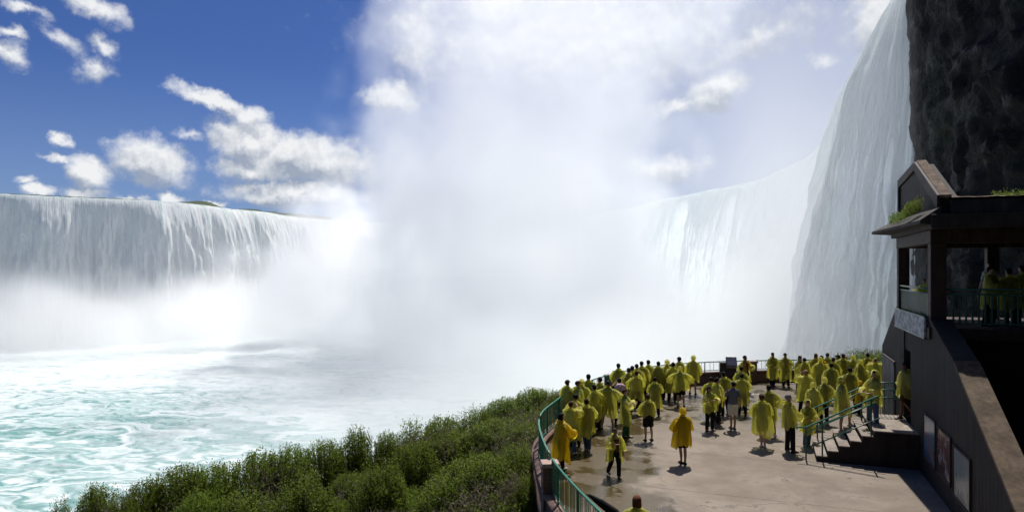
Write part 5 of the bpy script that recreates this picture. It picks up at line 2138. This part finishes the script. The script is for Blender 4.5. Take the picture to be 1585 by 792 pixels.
T_, S_ = 'trousers', 'shorts'
PEOPLE = [
    # near left, along the curved railing
    dict(px=869, fy=727, h=1.62, rot=140, label='woman in long deep yellow poncho leaning over the curved railing beside the near brick pillar', pon='o', arms='rail', hair=('tail', 'hair_dark'), hem=0.30, lean=0, wind=.1, legs='close', shoes='white'),
    dict(px=884, fy=702, h=1.62, rot=150, label='person in yellow poncho at the curved railing, just behind the leaning woman', arms='camera', hair=('short', 'hair_brown'), hem=0.45, lw=(T_, 'jeans'), shoes='white'),
    dict(px=878, fy=586, by='head', h=1.72, rot=150, label='visitor in dark peaked cap and yellow poncho, leftmost head of the crowd against the mist', arms='rail', hair=('cap', 'black')),
    dict(px=897, fy=588, by='head', h=1.72, rot=120, label='visitor in black peaked cap facing left, second head of the crowd from the left', arms='down', hair=('cap', 'black'), fat=1.1),
    dict(px=913, fy=577, by='head', h=1.78, rot=170, label='tall visitor in dark green shirt seen through a thin poncho, third head from the left', pon='d', shirt='green', hair=('cap', 'slate'), lw=(T_, 'navy')),
    dict(px=926, fy=582, by='head', h=1.68, rot=210, label='visitor with dark hair half hidden behind the man with outstretched arms', hair=('short', 'hair_dark')),
    dict(px=909, fy=697, h=1.66, rot=175, label='dark haired person in poncho and jeans looking out, on wet floor by the railing', arms=('down', 'rail'), lw=(T_, 'jeans'), hem=0.55, shoes='white', shirt='brown'),
    dict(px=940, fy=663, h=1.72, rot=5, label='man in dark brimmed hat holding his poncho wide open, facing the camera', arms='open', hair=('hat', 'black'), shirt='slate', pon='d', fat=1.25, lw=(S_, 'brown'), legs='wide', skin=1),
    dict(px=959, fy=561, by='head', h=1.74, rot=180, label='visitor at the left bend of the railing, standing left of the pair of dark heads', hair=('short', 'hair_dark')),
    dict(px=973, fy=568, by='head', h=1.68, rot=190, label='left one of two dark haired visitors standing close together at the bend', hair=('short', 'hair_dark'), arms='rail'),
    dict(px=979, fy=565, by='head', h=1.72, rot=165, label='right one of two dark haired visitors standing close together at the bend', hair=('short', 'hair_dark'), pon='y'),
    dict(px=969, fy=677, h=1.66, rot=80, label='slim woman in yellow poncho holding out a hand, left of the boy in black shorts', arms=('phone', 'phone'), hair=('short', 'hair_brown'), lw=(T_, 'green'), hem=0.5, fat=.92),
    dict(px=995, fy=558, by='head', h=1.76, rot=185, label='tall visitor in brown shirt under thin poncho, back to the camera left of the kiosk', pon='d', shirt='brown', hair=('short', 'hair_dark'), fat=1.1),
    dict(px=987, fy=562, by='head', h=1.70, rot=170, label='visitor with round dark head just left of the tall brown shirted one', hair=('short', 'hair_dark')),
    dict(px=1004, fy=556, by='head', h=1.74, rot=190, label='dark haired visitor at the far railing between the brown shirted and green backed ones', hair=('short', 'hair_dark')),
    dict(px=1018, fy=558, by='head', h=1.70, rot=180, label='visitor in pale yellow poncho at the far railing, left of the gap in the crowd', hair=('short', 'hair_dark'), lw=(T_, 'black'), hem=.8),
    dict(px=1015, fy=644, h=1.52, rot=150, label='stooping visitor with green back seen through the poncho, behind the boy in black shorts', pon='y', shirt='green', hair=('short', 'hair_dark'), arms='fold', hem=.35, hood=False),
    dict(px=1004, fy=682, h=1.56, rot=200, label='boy in black shorts with bunched yellow poncho, alone left of the orange hooded walker', pon='y', hem=0.92, lw=(S_, 'black'), hair=('short', 'hair_brown'), arms=('carry', 'phone'), shirt='black'),
    dict(px=1040, fy=559, by='head', h=1.70, rot=160, label='dark haired visitor at the railing left of the one wearing a cap near the kiosk', hair=('short', 'hair_dark')),
    dict(px=1050, fy=551, by='head', h=1.78, rot=200, label='visitor in peaked cap turned right, directly left of the tall hooded figure', hair=('cap', 'brown')),
    dict(px=1054, fy=629, h=1.68, rot=180, label='stocky hooded visitor with arms spread, back to the camera, in the middle of the terrace', hood=True, arms='open', fat=1.2, pon='y', shirt='grey', lw=(S_, 'black'), hair=None, hem=.72),
    dict(px=1072, fy=610, h=1.78, rot=170, label='tall hooded visitor at the far railing immediately left of the open stretch of rail', hood=True, hair=None, lw=(S_, 'khaki'), hem=.6, fat=1.1),
    dict(px=950, fy=737, h=1.33, rot=20, label='child in open yellow poncho and dark trousers standing alone on the wet floor, bottom left', open_front=True, arms='down', lw=(T_, 'black'), hair=('short', 'hair_brown'), shirt='brown', legs='walk', hem=.55, skin=1),
    dict(px=1057, fy=718, h=1.66, rot=185, label='walker in bright orange yellow hooded poncho alone in the middle of the dry floor', pon='o', hood=True, hair=None, arms='fold', legs='close', lw=(S_, 'black'), hem=.58, fat=1.05, skin=1),
    # middle group
    dict(px=1101, fy=650, h=1.66, rot=165, label='visitor in puffed yellow poncho behind the girl in black trousers, left middle group', arms='fold', hair=('short', 'hair_dark'), fat=1.1),
    dict(px=1099, fy=666, h=1.58, rot=30, label='girl in poncho and black trousers facing the camera, left of the man in white shorts', arms='phone', lw=(T_, 'black'), hem=.75, hair=('long', 'hair_dark'), shirt='green', skin=1),
    dict(px=1123, fy=643, h=1.72, rot=200, label='man with bent arms in poncho standing between the girl and the man in white shorts', arms='hip', lw=(T_, 'black'), hem=.85, hair=('short', 'hair_dark'), shirt='black', skin=1),
    dict(px=1134, fy=664, h=1.72, rot=195, label='man without poncho in slate blue shirt and pale shorts, seen from behind', pon=None, shirt='slate', lw=(S_, 'white'), hair=('cap', 'slate'), arms=('phone', 'down'), skin=1, shoes='grey'),
    dict(px=1149, fy=642, h=1.64, rot=170, label='visitor in long yellow poncho just right of the man in the slate blue shirt', hem=.45, hair=('short', 'hair_dark'), arms='rail'),
    dict(px=1155, fy=549, by='head', h=1.76, rot=20, label='visitor in red shirt under an open poncho at the railing right of the kiosk', open_front=True, shirt='red', hair=('short', 'hair_dark'), arms=('phone', 'hip'), skin=2),
    dict(px=1146, fy=566, by='head', h=1.66, rot=160, label='short haired visitor in green toned poncho just below the red shirted one', shirt='green', hair=('short', 'hair_dark'), arms='phone'),
    dict(px=1196, fy=597, h=1.66, rot=5, label='visitor facing the camera at the far railing, left one of the two spaced apart', hair=('short', 'hair_brown'), arms='down', hem=.4, skin=1),
    dict(px=1217, fy=599, h=1.66, rot=-5, label='visitor facing the camera at the far railing, right one of the two spaced apart', hair=('short', 'hair_dark'), arms='fold', hem=.35, skin=1, shirt='brown'),
    dict(px=1191, fy=675, h=1.76, rot=185, label='man with brown shirt seen through his poncho, behind the long plain poncho, centre right', pon='d', shirt='brown', hair=('short', 'hair_dark'), arms=('down', 'hip'), lw=(S_, 'khaki'), skin=1, hem=.5, shoes='white'),
    dict(px=1181, fy=692, h=1.72, rot=165, label='bald headed man in a long wide plain yellow poncho, back to the camera, white socks', hem=.42, fat=1.15, hair=('short', 'hair_brown'), arms='fold', lw=(S_, 'grey'), shoes='white', legs='close'),
    dict(px=1224, fy=698, h=1.80, rot=100, label='tall balding man in yellow poncho and black trousers holding something, right of the plain poncho', arms='carry', lw=(T_, 'black'), hem=.72, wind=-.15, hair=('short', 'hair_grey'), shirt='grey'),
    dict(px=1238, fy=549, by='head', h=1.68, rot=0, label='visitor beside a yellow hooded one at the far railing, right of the facing pair', hair=('long', 'hair_brown'), arms='fold', shirt='brown', skin=1),
    dict(px=1246, fy=553, by='head', h=1.62, rot=190, label='visitor in bright green yellow poncho looking out, directly behind the wide hooded back', hair=('short', 'hair_dark')),
    dict(px=1246, fy=640, h=1.74, rot=180, label='broad hooded back of a yellow poncho with raised shoulders, above the bending visitor', hood=False, hair=('short', 'hair_blond'), fat=1.25, arms='camera', hem=.5),
    dict(px=1259, fy=660, h=1.60, rot=120, label='bending visitor in orange yellow hood reaching left, behind the child in the hood', pon='y', hood=True, hair=None, arms=('rail', 'down'), fat=1.15),
    dict(px=1249, fy=690, h=1.50, rot=10, label='child in pale yellow hood holding a dark bag, nearest the foot of the stairs', hood=True, hair=('short', 'hair_brown'), arms='carry', shirt='black', hem=.5, lw=(T_, 'jeans'), shoes='grey'),
    # right group
    dict(px=1262, fy=546, by='head', h=1.72, rot=170, label='long haired visitor at the far right railing, left of the red shirted person', hair=('long', 'hair_auburn'), arms='rail'),
    dict(px=1274, fy=549, by='head', h=1.70, rot=30, label='visitor in dark red shirt with orange trim in the right part of the crowd', shirt='red', pon='o', open_front=True, hair=('long', 'hair_dark'), arms='hip', skin=2),
    dict(px=1280, fy=545, by='head', h=1.72, rot=160, label='dark haired visitor directly behind the dark red shirt', hair=('short', 'hair_brown')),
    dict(px=1290, fy=552, by='head', h=1.70, rot=175, label='visitor in long bright yellow poncho left of the man in the white cap', hair=('short', 'hair_dark'), pon='y', hem=.4, fat=1.1),
    dict(px=1304, fy=546, by='head', h=1.82, rot=180, label='heavy man in white cap and grey shirt under thin poncho, back to the camera', hair=('cap', 'white'), pon='d', shirt='grey', fat=1.3, arms='hip', lw=(T_, 'black')),
    dict(px=1299, fy=548, by='head', h=1.70, rot=200, label='dark haired visitor peeking out left behind the white cap', hair=('cap', 'black')),
    dict(px=1320, fy=549, by='head', h=1.74, rot=185, label='visitor in rounded yellow hooded poncho immediately right of the white cap', hood=True, hair=None, fat=1.1),
    dict(px=1329, fy=556, by='head', h=1.68, rot=10, label='visitor in brown top turned this way between the white cap and the olive hat', hair=('short', 'hair_dark'), shirt='brown', pon='d', skin=1, arms='phone'),
    dict(px=1343, fy=545, by='head', h=1.76, rot=185, label='visitor in light olive cap at the far right of the crowd', hair=('cap', 'khaki'), shirt='brown', arms='hip'),
    dict(px=1356, fy=553, by='head', h=1.72, rot=170, label='visitor in full yellow poncho farthest right, next to the pale shutter', fat=1.15, hair=('short', 'hair_blond')),
    dict(px=1275, fy=655, h=1.70, rot=190, label='hooded visitor with grey back behind the far handrail, left of the stairs', hood=True, hair=None, pon='d', shirt='slate', lw=(T_, 'black'), hem=.75, arms=('down', 'hip')),
    dict(px=1330, fy=640, h=1.30, rot=60, label='small child in orange yellow hood between the two adults on the stairs', pon='o', hood=True, hair=None, arms='phone'),
    dict(px=1317, fy=632, h=1.70, rot=175, label='visitor in olive poncho behind the stairs, below the man in the white cap', pon='d', shirt='navy', hair=('short', 'hair_dark')),
    # on the stairs and landing
    dict(px=1304, fy=668, h=1.74, rot=60, zg=stair_z(3), X=None, label='hooded visitor with bright blue shirt showing through the poncho, coming down the stairs', hood=True, hair=('short', 'hair_dark'), shirt='blue', arms='down', lw=(S_, 'khaki'), legs='climb', hem=.55, pon='d', fat=1.12, shoes='white'),
    dict(px=1350, fy=660, h=1.74, rot=-70, zg=stair_z(5), label='hooded visitor in jeans carrying a black bag at the top of the stairs', hood=True, hair=('short', 'hair_dark'), arms='carry', lw=(T_, 'jeans'), hem=.7, shirt='black'),
    dict(px=1402, fy=648, h=1.76, rot=-80, zg=stair_z(6), label='man in thin poncho stepping out of the dark doorway onto the landing', pon='d', hair=('short', 'hair_dark'), arms='hip', legs='walk', lw=(S_, 'brown'), hem=.7, shirt='grey', skin=2, shoes='brown'),
    dict(px=890, fy=690, h=1.70, rot=160, label='second row visitor in pale poncho between the two railing leaners', hem=.5, hair=('short', 'hair_dark'), arms='fold'),
    dict(px=901, fy=660, h=1.72, rot=175, label='visitor in full poncho filling the gap behind the jeans wearer', hood=True, hair=None, fat=1.1),
    dict(px=923, fy=668, h=1.66, rot=200, label='visitor partly hidden left of the open armed man', hair=('short', 'hair_dark')),
    dict(px=984, fy=640, h=1.70, rot=180, label='visitor in thin poncho in the middle of the bend, behind the slim woman', hair=('short', 'hair_brown'), arms='rail'),
    dict(px=1031, fy=618, h=1.74, rot=190, label='hooded visitor directly left of the stocky one with spread arms', hood=True, hair=None),
    dict(px=1112, fy=655, h=1.70, rot=120, label='visitor in wind blown poncho beside the girl in black trousers', wind=.3, hair=('short', 'hair_dark')),
    dict(px=1268, fy=612, h=1.74, rot=185, label='bright yellow hooded visitor in the packed right group, second row', hood=True, hair=None, fat=1.15),
    dict(px=1286, fy=622, h=1.70, rot=170, label='visitor in yellow poncho left below the man in the white cap', hair=('short', 'hair_dark'), fat=1.1),
    dict(px=1334, fy=618, h=1.74, rot=190, label='hooded visitor in the packed right group just behind the stair handrail', hood=True, hair=None, fat=1.1),
    dict(px=1309, fy=606, h=1.66, rot=150, label='short visitor hidden behind the heavy man in the white cap', hair=('short', 'hair_blond')),
    # at the bottom edge
    dict(px=988, fy=763, by='head', h=1.66, fat=1.2, rot=170, label='auburn haired visitor cut off by the bottom edge, pale poncho collar showing', hair=('long', 'hair_auburn'), pon='y', shirt='black'),
]
for d in PEOPLE:
    person(**d)

F0 = 24.5
SHEL = [
    (0.62, 3.5, 1.30, -70, 'child leaning on the small balustrade in the left opening of the shelter', 'y', 'hair_brown', 'rail'),
    (0.66, 4.3, 1.25, -80, 'second child at the small balustrade, nearer the left post', 'd', 'hair_dark', 'rail'),
    (1.55, 1.1, 1.62, 20, 'visitor in dim yellow poncho just right of the thick corner post of the shelter', 'd', 'hair_dark', 'rail'),
    (1.95, 2.6, 1.80, 190, 'tall man in white sleeved shirt standing inside the shelter', None, 'hair_dark', 'down'),
    (2.1, 1.3, 1.58, 170, 'visitor in olive poncho at the middle of the shelter balustrade', 'y', 'hair_dark', 'down'),
    (2.65, 2.2, 1.66, 200, 'visitor near the back post of the shelter in shade', 'y', 'hair_dark', 'fold'),
    (2.9, 1.0, 1.60, 180, 'visitor in dark poncho at the right end inside the shelter', 'd', 'hair_brown', 'rail'),
]
for (x, y, h, rot, lab, pon, hr, arm) in SHEL:
    w = OW + EX * x + DX * y
    person(int(w.x * 50), int(w.y * 20), h, rot, lab, pon=pon, hair=('short', hr), arms=arm, shirt='white' if pon is None else 'grey', zg=F0, by='xy', X=w.x, Y=w.y, group='visitors inside the shelter')


def held_things():
    # furled dark umbrella poking in at the bottom edge
    V, Fc = tube_vf([(0, 0, 0), (0.02, 0, 0.10), (0.03, 0, 0.30), (0.03, 0, 0.62), (0.02, 0, 0.86), (0, 0, 0.93)], [0.012, 0.05, 0.085, 0.070, 0.03, 0.008], 10)
    o = mesh_obj('umbrella', V, Fc, CLM['black'], None, smooth=True)
    Y = 12.3
    o.location = ((965 - 792.5) / F * Y, Y - .3, EYE - (800 - 418) / F * Y)
    o.rotation_euler = (R(10), R(-52), 0)
    setp(o, 'furled black umbrella pointing up left at the bottom edge beside the railing', 'umbrella')
    h = tube('handle', [(0, 0, -0.35), (0, 0, 0.0)], 0.011, CLM['brown'], o)
    # the backpack next to the man with open arms
    bm = bmesh.new()
    bmesh.ops.create_icosphere(bm, subdivisions=3, radius=1.0)
    for v in bm.verts:
        x, y, z = v.co
        q = lambda t: math.copysign(abs(t) ** 0.6, t)
        v.co = Vector((q(x) * 0.19, q(y) * 0.11 + 0.03 * math.exp(-((z + .4) / .3) ** 2) * (y > 0), q(z) * 0.25))
    me = bpy.data.meshes.new('backpack')
    bm.to_mesh(me)
    bm.free()
    me.polygons.foreach_set('use_smooth', [True] * len(me.polygons))
    me.materials.append(CLM['pink'])
    b = bpy.data.objects.new('backpack', me)
    COL.objects.link(b)
    Y = 25.4
    b.location = ((951 - 792.5) / F * Y, Y, DZ + 1.32)
    b.rotation_euler = (0, R(12), R(20))
    setp(b, 'pale pinkish backpack worn beside the man with outstretched arms', 'backpack')
    child_mesh('strap', bpy.data.meshes.new_from_object(tube('t', [(-.1, -.1, .2), (-.1, -.2, .1), (-.1, -.19, -.1), (-.1, -.08, -.2)], .014, CLM['grey'])), b)
    bpy.data.objects.remove(bpy.data.objects['t'])
    p = person(953, 0, 1.66, 185, 'visitor carrying the pale backpack, between the open armed man and the left bend', by='xy', X=(953 - 792.5) / F * 25.9, Y=25.1, pon=None, shirt='black', lw=(T_, 'black'))
    b.location = (p.location.x, p.location.y - 0.20, DZ + 1.22)


held_things()
